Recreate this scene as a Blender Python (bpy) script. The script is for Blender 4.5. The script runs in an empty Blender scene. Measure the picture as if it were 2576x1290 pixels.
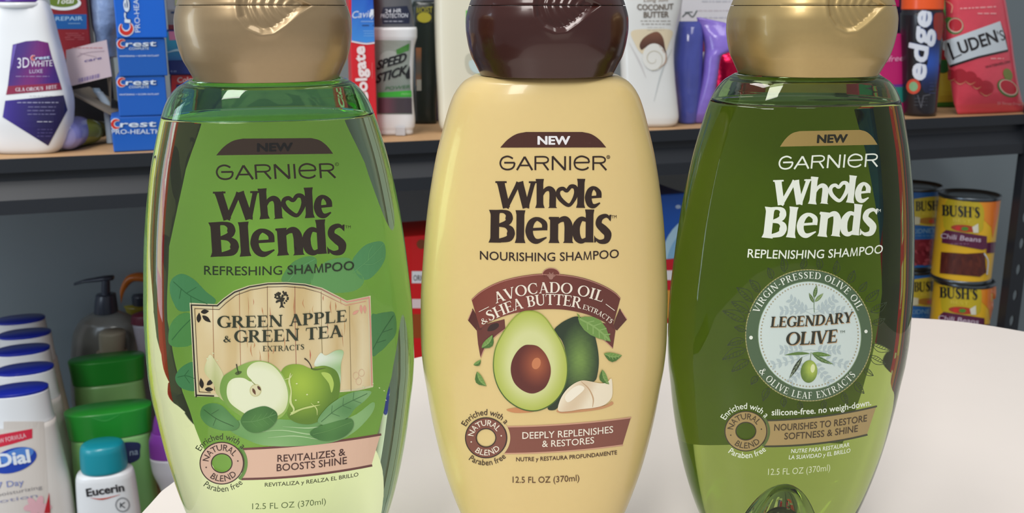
import bpy, bmesh, math, random
import numpy as np
from mathutils import Vector, Matrix
from mathutils.geometry import tessellate_polygon

# ------------------------------------------------------------------ camera
F = 2500.0                      # focal length in pixels of the 2576 px wide frame
YH = 20.0                       # pixel row of the horizon
PIT = math.atan((645 - YH) / F)
CP, SP = math.cos(PIT), math.sin(PIT)
TABLE = 0.75                    # table top height
CAMH = 0.1713                   # camera above the table top
CZ = TABLE + CAMH
random.seed(4)
sc = bpy.context.scene
COL = sc.collection
cam = bpy.data.cameras.new('camera')
cam.sensor_width = 36.0
cam.lens = 36.0 * F / 2576.0
cam.clip_start = 0.01
cam.dof.use_dof = True
cam.dof.focus_distance = 0.285
cam.dof.aperture_fstop = 42.0
camo = bpy.data.objects.new('camera', cam)
COL.objects.link(camo)
camo.location = (0, 0, CZ)
camo.rotation_euler = (math.pi / 2 - PIT, 0, 0)
sc.camera = camo
sc.view_settings.view_transform = 'Standard'
sc.view_settings.look = 'None'
sc.view_settings.gamma = 1.0
sc.view_settings.exposure = 0.0
sc.cycles.max_bounces = 16
sc.cycles.transmission_bounces = 14
sc.cycles.glossy_bounces = 6
sc.cycles.diffuse_bounces = 4
sc.cycles.transparent_max_bounces = 8
sc.cycles.sample_clamp_indirect = 8
sc.cycles.use_denoising = True

# ------------------------------------------------------------------ light of the room
world = bpy.data.worlds.new('room_light')
sc.world = world
world.use_nodes = True
wn = world.node_tree
wn.nodes['Background'].inputs[0].default_value = (0.93, 0.95, 1.0, 1)
wn.nodes['Background'].inputs[1].default_value = 0.37


def area(name, loc, size, power, target, color=(1, .97, .93)):
    l = bpy.data.lights.new(name, 'AREA')
    l.shape = 'RECTANGLE'
    l.size, l.size_y = size
    l.energy = power
    l.color = color
    o = bpy.data.objects.new(name, l)
    COL.objects.link(o)
    o.location = loc
    o.rotation_euler = (Vector(target) - Vector(loc)).to_track_quat('-Z', 'Y').to_euler()
    return o


area('ceiling_lamp', (-0.62, 0.22, 2.45), (0.30, 1.2), 17, (-0.62, 0.22, 0))
area('ceiling_lamp', (0.60, 0.30, 2.45), (0.30, 1.2), 7, (0.60, 0.30, 0))
area('ceiling_lamp', (-0.55, -1.35, 2.45), (0.60, 1.2), 30, (-0.2, .1, .8))
area('wall_fill_light', (-1.2, 0.15, 0.95), (0.5, 0.7), 6.0, (-0.65, 1.3, .6), (.70, .85, 1))  # cool fill light added to brighten the lower left wall


# ------------------------------------------------------------------ colour and materials
def lin(c):
    c = c / 255.0
    return c / 12.92 if c <= 0.04045 else ((c + 0.055) / 1.055) ** 2.4


def L3(rgb):
    return tuple(lin(v) for v in rgb)


MATS = {}


def mat(name, rgb, rough=.5, metal=0., coat=0., spec=.5, vary=0.0, scale=30., bump=0., bscale=200., stretch=None, trans=0., ior=1.45, sss=0., emit=None):
    if name in MATS:
        return MATS[name]
    m = bpy.data.materials.new(name)
    m.use_nodes = True
    nt = m.node_tree
    b = nt.nodes['Principled BSDF']
    c = (*L3(rgb), 1)
    b.inputs['Base Color'].default_value = c
    b.inputs['Roughness'].default_value = rough
    b.inputs['Metallic'].default_value = metal
    b.inputs['Coat Weight'].default_value = coat
    b.inputs['Coat Roughness'].default_value = .08
    b.inputs['Specular IOR Level'].default_value = spec
    b.inputs['Transmission Weight'].default_value = trans
    b.inputs['IOR'].default_value = ior
    if sss:
        b.inputs['Subsurface Weight'].default_value = sss
        b.inputs['Subsurface Radius'].default_value = (.004, .003, .002)
        b.inputs['Subsurface Scale'].default_value = 1.0
    if vary or bump:
        tc = nt.nodes.new('ShaderNodeTexCoord')
        mp = nt.nodes.new('ShaderNodeMapping')
        nt.links.new(tc.outputs['Object'], mp.inputs[0])
        if stretch:
            mp.inputs['Scale'].default_value = stretch
        if vary:
            n = nt.nodes.new('ShaderNodeTexNoise')
            n.inputs['Scale'].default_value = scale
            n.inputs['Detail'].default_value = 5
            nt.links.new(mp.outputs[0], n.inputs['Vector'])
            mx = nt.nodes.new('ShaderNodeMix')
            mx.data_type = 'RGBA'
            mx.inputs['A'].default_value = (c[0] * (1 - vary), c[1] * (1 - vary), c[2] * (1 - vary), 1)
            mx.inputs['B'].default_value = (min(1, c[0] * (1 + vary)), min(1, c[1] * (1 + vary)), min(1, c[2] * (1 + vary)), 1)
            nt.links.new(n.outputs[0], mx.inputs['Factor'])
            nt.links.new(mx.outputs['Result'], b.inputs['Base Color'])
        if bump:
            n = nt.nodes.new('ShaderNodeTexNoise')
            n.inputs['Scale'].default_value = bscale
            n.inputs['Detail'].default_value = 3
            nt.links.new(mp.outputs[0], n.inputs['Vector'])
            bp = nt.nodes.new('ShaderNodeBump')
            bp.inputs['Strength'].default_value = bump
            bp.inputs['Distance'].default_value = .002
            nt.links.new(n.outputs[0], bp.inputs['Height'])
            nt.links.new(bp.outputs[0], b.inputs['Normal'])
    MATS[name] = m
    return m


def liquid_mat(name, tint, sigma, rough=0.0, ior=1.38):
    """clear plastic filled with coloured liquid: refraction plus absorption in the volume"""
    m = bpy.data.materials.new(name)
    m.use_nodes = True
    nt = m.node_tree
    b = nt.nodes['Principled BSDF']
    b.inputs['Base Color'].default_value = (*tint, 1)
    b.inputs['Roughness'].default_value = rough
    b.inputs['Transmission Weight'].default_value = 1
    b.inputs['IOR'].default_value = ior
    if sigma:
        d = max(sigma) * 1.02
        v = nt.nodes.new('ShaderNodeVolumeAbsorption')
        v.inputs['Color'].default_value = (1 - sigma[0] / d, 1 - sigma[1] / d, 1 - sigma[2] / d, 1)
        v.inputs['Density'].default_value = d
        nt.links.new(v.outputs[0], nt.nodes['Material Output'].inputs['Volume'])
    return m


def print_mat(name, rough=.35, coat=0., metal=0., spec=.5):
    """printed ink: colour stored per face corner"""
    if name in MATS:
        return MATS[name]
    m = bpy.data.materials.new(name)
    m.use_nodes = True
    nt = m.node_tree
    b = nt.nodes['Principled BSDF']
    a = nt.nodes.new('ShaderNodeAttribute')
    a.attribute_name = 'ink'
    nt.links.new(a.outputs['Color'], b.inputs['Base Color'])
    b.inputs['Roughness'].default_value = rough
    b.inputs['Coat Weight'].default_value = coat
    b.inputs['Metallic'].default_value = metal
    b.inputs['Specular IOR Level'].default_value = spec
    MATS[name] = m
    return m


# ------------------------------------------------------------------ objects
def thing(name, label, cat, loc=(0, 0, 0), rotz=0., group=None):
    o = bpy.data.objects.new(name, None)
    o.empty_display_size = .02
    COL.objects.link(o)
    o.location = loc
    o.rotation_euler = (0, 0, rotz)
    o['label'] = label
    o['category'] = cat
    if group:
        o['group'] = group
    return o


def link(name, me, m, parent=None, smooth=False, label=None):
    o = bpy.data.objects.new(name, me)
    COL.objects.link(o)
    if m:
        me.materials.append(m)
    if parent:
        o.parent = parent
    if smooth:
        me.shade_smooth()
    if label:
        o['label'] = label
    return o


def from_bm(name, bm, m, parent=None, smooth=False, label=None, recalc=True):
    if recalc:
        bmesh.ops.recalc_face_normals(bm, faces=bm.faces)
    me = bpy.data.meshes.new(name)
    bm.to_mesh(me)
    bm.free()
    return link(name, me, m, parent, smooth, label)


def struct(o):
    o['kind'] = 'structure'
    return o


def ray(px, py):
    u = (np.asarray(px, float) - 1288) / F
    v = -(np.asarray(py, float) - 645) / F
    return np.stack([u + 0 * v, CP + v * SP + 0 * u, -SP + v * CP + 0 * u], -1)


def zat(py, Y):
    """height relative to the camera of pixel row py at ground distance Y"""
    v = -(py - 645) / F
    return Y * (v * CP - SP) / (CP + v * SP)


def depth_of(Y, z):
    return Y * CP - z * SP


def on_plane(px, py, z):
    r = ray(px, py)
    t = z / r[2]
    return float(t * r[0]), float(t * r[1])


# shelf front: straight line through two unprojected pixels on the shelf's height
SHZ = -0.131
SA = np.array(on_plane(0, 401, SHZ))
SB = np.array(on_plane(2576, 287, SHZ))
SU = (SB - SA) / np.linalg.norm(SB - SA)
SN = np.array([-SU[1], SU[0]])
SYAW = math.atan2(SU[1], SU[0])
LOWZ = -0.60


def on_shelf(px, inset, z):
    """point at height z (rel. camera) in the vertical plane `inset` behind the shelf front that shows at pixel column px"""
    p0 = SA + SN * inset
    k = (px - 1288) / F
    # x0+s ux = k*((y0+s uy)CP - z SP)
    s = (k * (p0[1] * CP - z * SP) - p0[0]) / (SU[0] - k * SU[1] * CP)
    return p0 + s * SU


# ------------------------------------------------------------------ lofted bodies
def pchip(zs, vs, n):
    zs = np.array(zs, float)
    vs = np.array(vs, float)
    h = np.diff(zs)
    d = np.diff(vs) / h
    m = np.zeros(len(zs))
    for i in range(1, len(zs) - 1):
        if d[i - 1] * d[i] > 0:
            w1, w2 = 2 * h[i] + h[i - 1], h[i] + 2 * h[i - 1]
            m[i] = (w1 + w2) / (w1 / d[i - 1] + w2 / d[i])
    m[0], m[-1] = d[0], d[-1]

    def f(x):
        i = np.clip(np.searchsorted(zs, x) - 1, 0, len(zs) - 2)
        t = (x - zs[i]) / h[i]
        return ((1 + 2 * t) * (1 - t) ** 2 * vs[i] + t * (1 - t) ** 2 * h[i] * m[i]
                + t * t * (3 - 2 * t) * vs[i + 1] + t * t * (t - 1) * h[i] * m[i + 1])
    return f


class Body:
    """section stack: superellipse half-width a(z), half-depth b(z), centre x(z); z up from the thing's base"""

    def __init__(s, rows, n=2.3, levels=70, segs=128, smooth=True):
        rows = sorted(rows, key=lambda r: r[0])
        zs = [r[0] for r in rows]
        s.n, s.segs = n, segs
        if smooth:
            zz = np.unique(np.concatenate([np.linspace(zs[0], zs[-1], levels), zs]))
            s.z = zz
            s.a = pchip(zs, [r[1] for r in rows], 0)(zz)
            s.b = pchip(zs, [r[2] for r in rows], 0)(zz)
            s.c = pchip(zs, [r[3] if len(r) > 3 else 0. for r in rows], 0)(zz)
        else:
            s.z = np.array(zs)
            s.a = np.array([r[1] for r in rows])
            s.b = np.array([r[2] for r in rows])
            s.c = np.array([r[3] if len(r) > 3 else 0. for r in rows])
        s.at(0, 0, 0, 0)

    def at(s, x, y, z, rot):
        """world placement relative to the camera"""
        s.loc = np.array([x, y, z], float)
        s.rot = rot
        return s

    def ring(s, z, off=0., segs=None):
        segs = segs or s.segs
        a = np.interp(z, s.z, s.a) + off
        b = np.interp(z, s.z, s.b) + off
        c = np.interp(z, s.z, s.c)
        th = np.linspace(0, 2 * np.pi, segs, endpoint=False)
        ct, st = np.cos(th), np.sin(th)
        e = 2.0 / s.n
        return [(c + a * math.copysign(abs(u) ** e, u), b * math.copysign(abs(v) ** e, v), z) for u, v in zip(ct, st)]

    def mesh(s, z0=None, z1=None, bottom=True, top=True, off=0., punt=0., bm=None, flip=False):
        z0 = s.z[0] if z0 is None else z0
        z1 = s.z[-1] if z1 is None else z1
        zz = [z0] + [z for z in s.z if z0 + 1e-5 < z < z1 - 1e-5] + [z1]
        bm = bm or bmesh.new()
        rings = [[bm.verts.new(p) for p in s.ring(z, off)] for z in zz]
        for r0, r1 in zip(rings, rings[1:]):
            for i in range(s.segs):
                j = (i + 1) % s.segs
                bm.faces.new((r0[i], r0[j], r1[j], r1[i]))
        c = float(np.interp(z0, s.z, s.c))
        if bottom:
            if punt:
                base = s.ring(z0, off)
                prev = rings[0]
                for k, dz in [(.96, 0)] + [(.93 * math.cos(q), punt * math.sin(q) ** 1.1) for q in [math.pi / 2 * i / 16 for i in range(16)]]:
                    cur = [bm.verts.new((c + (p[0] - c) * k, p[1] * k, z0 + dz)) for p in base]
                    for i in range(s.segs):
                        j = (i + 1) % s.segs
                        bm.faces.new((prev[i], cur[i], cur[j], prev[j]))
                    prev = cur
                bm.faces.new(list(reversed(prev)))
            else:
                bm.faces.new(list(reversed(rings[0])))
        if top:
            bm.faces.new(rings[-1])
        return bm, rings

    def hit(s, px, py, off=None):
        """first crossing of the pixel's ray with the surface, in local coordinates"""
        px = np.asarray(px, float)
        off = np.zeros(len(px)) if off is None else np.asarray(off, float)
        d = ray(px, py)
        c, n = math.cos(-s.rot), math.sin(-s.rot)
        o = -s.loc
        o = np.array([c * o[0] - n * o[1], n * o[0] + c * o[1], o[2]])
        d = np.stack([c * d[:, 0] - n * d[:, 1], n * d[:, 0] + c * d[:, 1], d[:, 2]], -1)

        def Fn(t):
            p = o + d * t[:, None]
            a = np.interp(p[:, 2], s.z, s.a) + off
            b = np.interp(p[:, 2], s.z, s.b) + off
            cc = np.interp(p[:, 2], s.z, s.c)
            return np.abs((p[:, 0] - cc) / a) ** s.n + np.abs(p[:, 1] / b) ** s.n - 1
        Yc = math.hypot(s.loc[0], s.loc[1])
        bm_ = max(s.b.max(), s.a.max()) * 1.3
        L = np.linalg.norm(d, axis=1)
        # sample ground distance
        T = np.linspace(Yc - bm_, Yc + bm_, 90)
        g = np.hypot(d[:, 0], d[:, 1])
        best = np.full(len(px), 1e9)
        tb = np.zeros(len(px))
        lo = np.full(len(px), np.nan)
        hi = np.full(len(px), np.nan)
        prev = T[0] / g
        for q in T[1:]:
            t = q / g
            f = Fn(t)
            m = f < best
            best[m] = f[m]
            tb[m] = t[m]
            k = np.isnan(lo) & (f < 0)
            lo[k] = prev[k]
            hi[k] = t[k]
            prev = t
        ok = ~np.isnan(lo)
        lo2, hi2 = np.where(ok, lo, tb), np.where(ok, hi, tb)
        for _ in range(34):
            mid = (lo2 + hi2) / 2
            f = Fn(mid)
            ins = f < 0
            hi2 = np.where(ins, mid, hi2)
            lo2 = np.where(ins, lo2, mid)
        t = np.where(ok, (lo2 + hi2) / 2, tb)
        q = o + d * t[:, None]
        s.missed = ~ok | (q[:, 2] < s.z[0] - 1e-5) | (q[:, 2] > s.z[-1] + 1e-5)
        return q


class Plane:
    """vertical plane y = y0 of a thing at loc with rotation rot"""

    def __init__(s, loc, rot, y0, clip=None):
        s.loc, s.rot, s.y0, s.clip = np.array(loc, float), rot, y0, clip

    def hit(s, px, py, off=None):
        off = np.zeros(len(px)) if off is None else np.asarray(off, float)
        d = ray(px, py)
        c, n = math.cos(-s.rot), math.sin(-s.rot)
        o = -s.loc
        o = np.array([c * o[0] - n * o[1], n * o[0] + c * o[1], o[2]])
        d = np.stack([c * d[:, 0] - n * d[:, 1], n * d[:, 0] + c * d[:, 1], d[:, 2]], -1)
        t = (s.y0 - off - o[1]) / d[:, 1]
        return o + d * t[:, None]


# ------------------------------------------------------------------ printed artwork, drawn on the object's own surface
def catmull(pts, closed=False, k=6):
    P = [np.array(p, float) for p in pts]
    n = len(P)
    out = []
    rng = range(n) if closed else range(n - 1)
    for i in rng:
        p0 = P[(i - 1) % n] if closed or i > 0 else 2 * P[0] - P[1]
        p1, p2 = P[i], P[(i + 1) % n]
        p3 = P[(i + 2) % n] if closed or i + 2 < n else 2 * P[-1] - P[-2]
        for j in range(k):
            t = j / k
            out.append(.5 * (2 * p1 + (p2 - p0) * t + (2 * p0 - 5 * p1 + 4 * p2 - p3) * t * t + (3 * p1 - p0 - 3 * p2 + p3) * t ** 3))
    if not closed:
        out.append(P[-1])
    return [tuple(p) for p in out]


_tcache = {}


def _raw(s, w):
    cu = bpy.data.curves.new('t', 'FONT')
    cu.body = s
    cu.size = 1
    cu.offset = w
    cu.resolution_u = 3
    o = bpy.data.objects.new('t', cu)
    me = o.to_mesh()
    V = [(v.co.x, v.co.y) for v in me.vertices]
    Fc = [tuple(p.vertices) for p in me.polygons]
    o.to_mesh_clear()
    bpy.data.objects.remove(o)
    bpy.data.curves.remove(cu)
    return V, Fc


def sans_mesh(s, w):
    """outline text as a flat mesh; capital M is drawn from four strokes"""
    if (s, w) not in _tcache:
        V, Fc = _raw(s, w)
        if w > 0 and 'M' in s:
            m_ = _raw('M', 0)[0]
            wm = max(v[0] for v in m_) - min(v[0] for v in m_)
            for k, ch in enumerate(s):
                if ch != 'M':
                    continue
                xr = max(v[0] for v in _raw(s[:k + 1], 0)[0])
                xl = xr - wm
                Fc = [f for f in Fc if not all(xl - .04 < V[i][0] < xr + .04 for i in f)]
                t = .066 + 2 * w
                q = lambda x0, y0, x1, y1: [(x0 - t / 2, y0), (x0 + t / 2, y0), (x1 + t / 2, y1), (x1 - t / 2, y1)]
                for x0, y0, x1, y1 in ((.05, -w, .14, .682 + w), (.15, .682 + w, .5, .0), (.85, .682 + w, .5, .0), (.95, -w, .86, .682 + w)):
                    o = len(V)
                    V += q(xl + wm * x0, y0, xl + wm * x1, y1)
                    Fc.append((o, o + 1, o + 2, o + 3))
        used = sorted({i for f in Fc for i in f})
        mp = {i: j for j, i in enumerate(used)}
        V = [(V[i][0], V[i][1] / .682) for i in used]
        Fc = [tuple(mp[i] for i in f) for f in Fc]
        x0 = min(v[0] for v in V)
        x1 = max(v[0] for v in V)
        _tcache[(s, w)] = ([((x - x0) / (x1 - x0), y) for x, y in V], Fc, (x1 - x0) / .682)
    return _tcache[(s, w)]


def rib(pts, w, closed=False):
    """ribbon as verts and quads; w a number or one per point"""
    P = np.array(pts, float)
    n = len(P)
    W = np.full(n, w, float) if np.isscalar(w) else np.interp(np.linspace(0, 1, n), np.linspace(0, 1, len(w)), w)
    if closed:
        T = np.roll(P, -1, 0) - np.roll(P, 1, 0)
    else:
        T = np.gradient(P, axis=0)
    T /= np.maximum(np.linalg.norm(T, axis=1), 1e-9)[:, None]
    N = np.stack([-T[:, 1], T[:, 0]], 1)
    A = P + N * W[:, None] / 2
    B = P - N * W[:, None] / 2
    V = [tuple(p) for p in A] + [tuple(p) for p in B]
    m = n if closed else n - 1
    Fc = [(i, (i + 1) % n, n + (i + 1) % n, n + i) for i in range(m)]
    return V, Fc


def sm(pts, w, k=5, closed=False):
    n = len(pts)
    q = catmull(pts, closed, k)
    if not np.isscalar(w):
        w = list(np.interp(np.linspace(0, 1, len(q)), np.linspace(0, 1, len(w)), w))
    return rib(q, w, closed)


def quad(a, b, c, d):
    return [a, b, c, d], [(0, 1, 2, 3)]


def serif_glyph(ch, S=.17, T=.06):
    """roman capitals from thick and thin strokes with bracketed serifs; cap height 1; returns pieces and advance"""
    G = []
    e = .085

    def foot(x, y, w=S, up=True):
        s_ = 1 if up else -1
        G.append(([(x - w / 2 - e, y), (x + w / 2 + e, y), (x + w / 2 + e, y + s_ * .035), (x + w / 2, y + s_ * .085), (x - w / 2, y + s_ * .085), (x - w / 2 - e, y + s_ * .035)], [(0, 1, 2, 3, 4, 5)]))

    def stem(x, w=S, y0=0., y1=1., b=True, t=True):
        G.append(quad((x - w / 2, y0), (x + w / 2, y0), (x + w / 2, y1), (x - w / 2, y1)))
        if b:
            foot(x, y0, w)
        if t:
            foot(x, y1, w, False)

    def bar(x0, x1, y, h=T):
        G.append(quad((x0, y - h / 2), (x1, y - h / 2), (x1, y + h / 2), (x0, y + h / 2)))

    def tick(x, y, dy):
        G.append(([(x - .05, y), (x + .015, y), (x + .03, y + dy), (x + .005, y + dy)], [(0, 1, 2, 3)]))

    def diag(x0, y0, x1, y1, w):
        G.append(quad((x0 - w / 2, y0), (x0 + w / 2, y0), (x1 + w / 2, y1), (x1 - w / 2, y1)))

    def arc(cx, cy, rx, ry, a0, a1, k=22, th=None):
        A = np.radians(np.linspace(a0, a1, k))
        pts = [(cx + rx * math.cos(t), cy + ry * math.sin(t)) for t in A]
        w = [T + (S - T) * abs(math.cos(t)) ** 1.5 for t in A] if th is None else th
        G.append(rib(pts, w))
    if ch == 'I':
        stem(.2); return G, .4
    if ch in 'EFL':
        stem(.2)
        if ch in 'EF':
            bar(.2, .64, 1 - T / 2); tick(.64, 1 - T / 2, -.2); bar(.2, .52, .52); tick(.53, .52 - .1, .2)
        if ch in 'EL':
            bar(.2, .68, T / 2); tick(.68, T / 2, .24)
        return G, .74
    if ch == 'H':
        stem(.2); stem(.78); bar(.2, .78, .51); return G, .98
    if ch == 'N':
        stem(.17, T * 1.2); stem(.8, T * 1.2, b=False); diag(.17, 1, .78, 0, S * 1.15); return G, .96
    if ch == 'T':
        stem(.38, t=False); bar(.03, .73, 1 - T / 2); tick(.72, 1 - T / 2, -.22)
        G.append(([(.08, 1 - T / 2), (.015, 1 - T / 2), (.0, 1 - T / 2 - .22), (.025, 1 - T / 2 - .22)], [(0, 1, 2, 3)])); return G, .76
    if ch in 'PRB':
        stem(.2, b=True)
        bar(.2, .4, 1 - T / 2)
        arc(.4, .745, .21, .225, 90, -90); bar(.2, .4, .52)
        if ch == 'R':
            diag(.42, .52, .75, 0, S); foot(.78, 0, S * .6); return G, .88
        if ch == 'B':
            arc(.42, .27, .23, .24, 90, -90); bar(.2, .42, T / 2); return G, .76
        return G, .72
    if ch == 'D':
        stem(.2); bar(.2, .42, 1 - T / 2); bar(.2, .42, T / 2); arc(.42, .5, .38, .47, 90, -90, 30); return G, .92
    if ch in 'CG':
        arc(.5, .5, .38, .48, 48, 312 if ch == 'C' else 318, 34); tick(.78, .84, -.2); G.append(quad((.755, .98), (.785, .98), (.79, .68), (.765, .72)))
        if ch == 'G':
            stem(.77, S * .9, .05, .42, b=False)
        else:
            G.append(quad((.75, .1), (.78, .12), (.8, .28), (.77, .28)))
        return G, .9
    if ch == 'O':
        A = np.radians(np.linspace(0, 360, 44, endpoint=False))
        G.append(rib([(.49 + .39 * math.cos(t), .5 + .475 * math.sin(t)) for t in A], [T + (S - T) * abs(math.cos(t)) ** 1.5 for t in list(A)], True)); return G, .98
    if ch == 'S':
        G.append(sm([(.56, .78), (.42, .955), (.22, .9), (.16, .74), (.3, .57), (.47, .43), (.53, .26), (.42, .07), (.24, .04), (.1, .24)], [T, T, S * .7, S * .9, S * 1.1, S * 1.1, S * .9, S * .6, T, T]))
        G.append(quad((.54, .97), (.57, .97), (.585, .7), (.555, .74))); G.append(quad((.08, .02), (.11, .02), (.12, .3), (.085, .3))); return G, .66
    if ch == 'U':
        stem(.2, S, .3, 1, b=False); stem(.75, T * 1.2, .3, 1, b=False); arc(.475, .3, .275, .28, 180, 360, 20, [S, S * .8, T * 1.5, T * 1.2, T * 1.2]); return G, .94
    if ch == 'V':
        diag(.12, 1, .42, 0, S); diag(.72, 1, .44, 0, T * 1.2); foot(.12, 1, S * .6, False); foot(.72, 1, T, False); return G, .84
    if ch == 'A':
        diag(.4, 1, .12, 0, T * 1.2); diag(.4, 1, .7, 0, S); bar(.2, .6, .33); foot(.11, 0, T); foot(.71, 0, S * .7); return G, .84
    if ch == 'X':
        diag(.12, 1, .68, 0, S); diag(.66, 1, .12, 0, T * 1.2); foot(.12, 1, S * .7, False); foot(.68, 0, S * .7); foot(.66, 1, T, False); foot(.12, 0, T); return G, .8
    if ch == 'Y':
        stem(.4, S, 0, .48, t=False); diag(.1, 1, .4, .42, S); diag(.7, 1, .42, .42, T * 1.2); foot(.1, 1, S * .7, False); foot(.7, 1, T, False); return G, .8
    if ch == '&':
        G.append(sm([(.86, .04), (.6, .3), (.3, .66), (.34, .93), (.52, .9), (.54, .72), (.3, .48), (.12, .26), (.28, .04), (.55, .08), (.78, .4), (.86, .52)], [S * .9, S, S * .9, T, T * 1.2, T * 1.4, T * 1.2, S, S * .8, T, T, T])); return G, .98
    if ch == '-':
        bar(.08, .38, .36, T * 1.6); return G, .46
    if ch == "'":
        G.append(quad((.1, .98), (.24, .98), (.19, .68), (.14, .68))); return G, .3
    return G, .36


class Art:
    def __init__(s):
        s.V, s.F, s.P, s.C = [], [], [], []

    def add(s, V, Fc, color, layer=0):
        o = len(s.V)
        pid = len(s.C)
        z = layer * 6e-5 + (pid % 60) * 4e-7
        s.V += [(float(v[0]), float(v[1]), z) for v in V]
        s.F += [tuple(o + i for i in f) for f in Fc]
        s.P += [pid] * len(Fc)
        s.C.append(color)

    def poly(s, pts, color, layer=0, smooth=False, holes=(), tf=None):
        if smooth:
            pts = catmull(pts, True, 5)
        loops = [pts] + [list(h) for h in holes]
        if tf:
            loops = [[tf(*p) for p in l] for l in loops]
        flat = [p for l in loops for p in l]
        tri = tessellate_polygon([[Vector((p[0], p[1], 0)) for p in l] for l in loops])
        s.add(flat, [t for t in tri], color, layer)

    def rect(s, x0, y0, x1, y1, color, layer=0):
        s.add([(x0, y0), (x1, y0), (x1, y1), (x0, y1)], [(0, 1, 2, 3)], color, layer)

    def line(s, pts, w, color, layer=0, smooth=True, closed=False, tf=None):
        if tf:
            pts = [tf(*p) for p in pts]
        if (smooth or not np.isscalar(w)) and len(pts) > 2:
            V, Fc = sm(pts, w, 5, closed)
            s.add(V, Fc, color, layer)
        elif closed or len(pts) > 2:
            q = list(pts) + ([pts[0]] if closed else [])
            for a, b in zip(q, q[1:]):
                d = np.array(b, float) - np.array(a, float)
                d = d / max(np.linalg.norm(d), 1e-9) * (w * .42 if np.isscalar(w) else 0)
                V, Fc = rib([tuple(np.array(a) - d), tuple(np.array(b) + d)], w)
                s.add(V, Fc, color, layer)
        else:
            V, Fc = rib(pts, w)
            s.add(V, Fc, color, layer)

    def ell(s, cx, cy, rx, ry, color, layer=0, k=24, rot=0.):
        c, n = math.cos(rot), math.sin(rot)
        pts = []
        for i in range(k):
            t = 2 * math.pi * i / k
            x, y = rx * math.cos(t), ry * math.sin(t)
            pts.append((cx + c * x - n * y, cy + n * x + c * y))
        s.add(pts, [tuple(range(k))], color, layer)

    def ring(s, cx, cy, rx, ry, w, color, layer=0, k=48):
        pts = [(cx + rx * math.cos(2 * math.pi * i / k), cy + ry * math.sin(2 * math.pi * i / k)) for i in range(k)]
        V, Fc = rib(pts, w, True)
        s.add(V, Fc, color, layer)

    def text(s, t, p0, pm, p1, h, color, layer=0, w=0., shear=0., rot=False, serif=False, bold=1.0, tf=None, gap=0., fat=0.):
        """text fitted along the quadratic through p0, pm (or None), p1; h = cap height"""
        if tf:
            p0, p1 = tf(*p0), tf(*p1)
            pm = tf(*pm) if pm else None
        p0, p1 = np.array(p0, float), np.array(p1, float)
        pm = (p0 + p1) / 2 if pm is None else np.array(pm, float)
        wd = np.linalg.norm(p1 - p0)

        def base(u):
            u = np.asarray(u)[:, None]
            return p0 * (2 * (u - .5) * (u - 1)) + pm * (4 * u * (1 - u)) + p1 * (2 * u * (u - .5))
        if serif:
            V, Fc, x = [], [], 0.
            for ch in t:
                G, adv = serif_glyph(ch, .17 * bold, .06 * (.5 + bold / 2))
                for gv, gf in G:
                    o = len(V)
                    V += [(x + a, b) for a, b in gv]
                    Fc.append([tuple(o + i for i in f) for f in gf])
                x += adv + gap
            x0 = min(v[0] for v in V)
            x1 = max(v[0] for v in V)
            V = [((a - x0) / (x1 - x0), b) for a, b in V]
            groups = Fc
        else:
            V, Fc, _ = sans_mesh(t, w)
            groups = [Fc]
        V = np.array(V)
        u = V[:, 0] + shear * V[:, 1] * h / wd
        B = base(u)
        if rot:
            T = base(u + .004) - base(u - .004)
            T /= np.linalg.norm(T, axis=1)[:, None]
            N = np.stack([T[:, 1], -T[:, 0]], 1)
        else:
            N = np.tile([0., -1.], (len(V), 1))
        Q = B + N * (V[:, 1] * h)[:, None]
        Q0 = Q
        for g, dx, dy in [(g, dx, dy) for g in groups for dx, dy in (((0, 0),) if not fat else ((-fat, 0), (0, -fat * .6), (fat, 0), (0, fat * .6)))]:
            Q = Q0 + np.array([dx, dy])
            idx = sorted({i for f in g for i in f})
            mp = {i: j for j, i in enumerate(idx)}
            s.add([tuple(Q[i]) for i in idx], [tuple(mp[i] for i in f) for f in g], color, layer)

    def arc(s, t, cx, cy, rx, ry, a0, a1, h, color, layer=0, w=0., serif=False, bold=1., inward=False, gap=0.):
        """text on an ellipse; angles in degrees, 0 = right, 90 = up; inward for text that reads along the bottom"""
        if serif:
            V, gr, x = [], [], 0.
            for ch in t:
                G, adv = serif_glyph(ch, .17 * bold, .06 * (.5 + bold / 2))
                for gv, gf in G:
                    o = len(V)
                    V += [(x + a, b) for a, b in gv]
                    gr.append([tuple(o + i for i in f) for f in gf])
                x += adv + gap
            V = [(a / x, b) for a, b in V]
        else:
            V, Fc, _ = sans_mesh(t, w)
            gr = [Fc]
        V = np.array(V)
        A = np.radians(a0 + (a1 - a0) * V[:, 0])
        sg = -1 if inward else 1
        X = cx + (rx + sg * V[:, 1] * h) * np.cos(A)
        Y = cy - (ry + sg * V[:, 1] * h) * np.sin(A)
        for g in gr:
            idx = sorted({i for f in g for i in f})
            mp = {i: j for j, i in enumerate(idx)}
            s.add([(X[i], Y[i]) for i in idx], [tuple(mp[i] for i in f) for f in g], color, layer)

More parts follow.
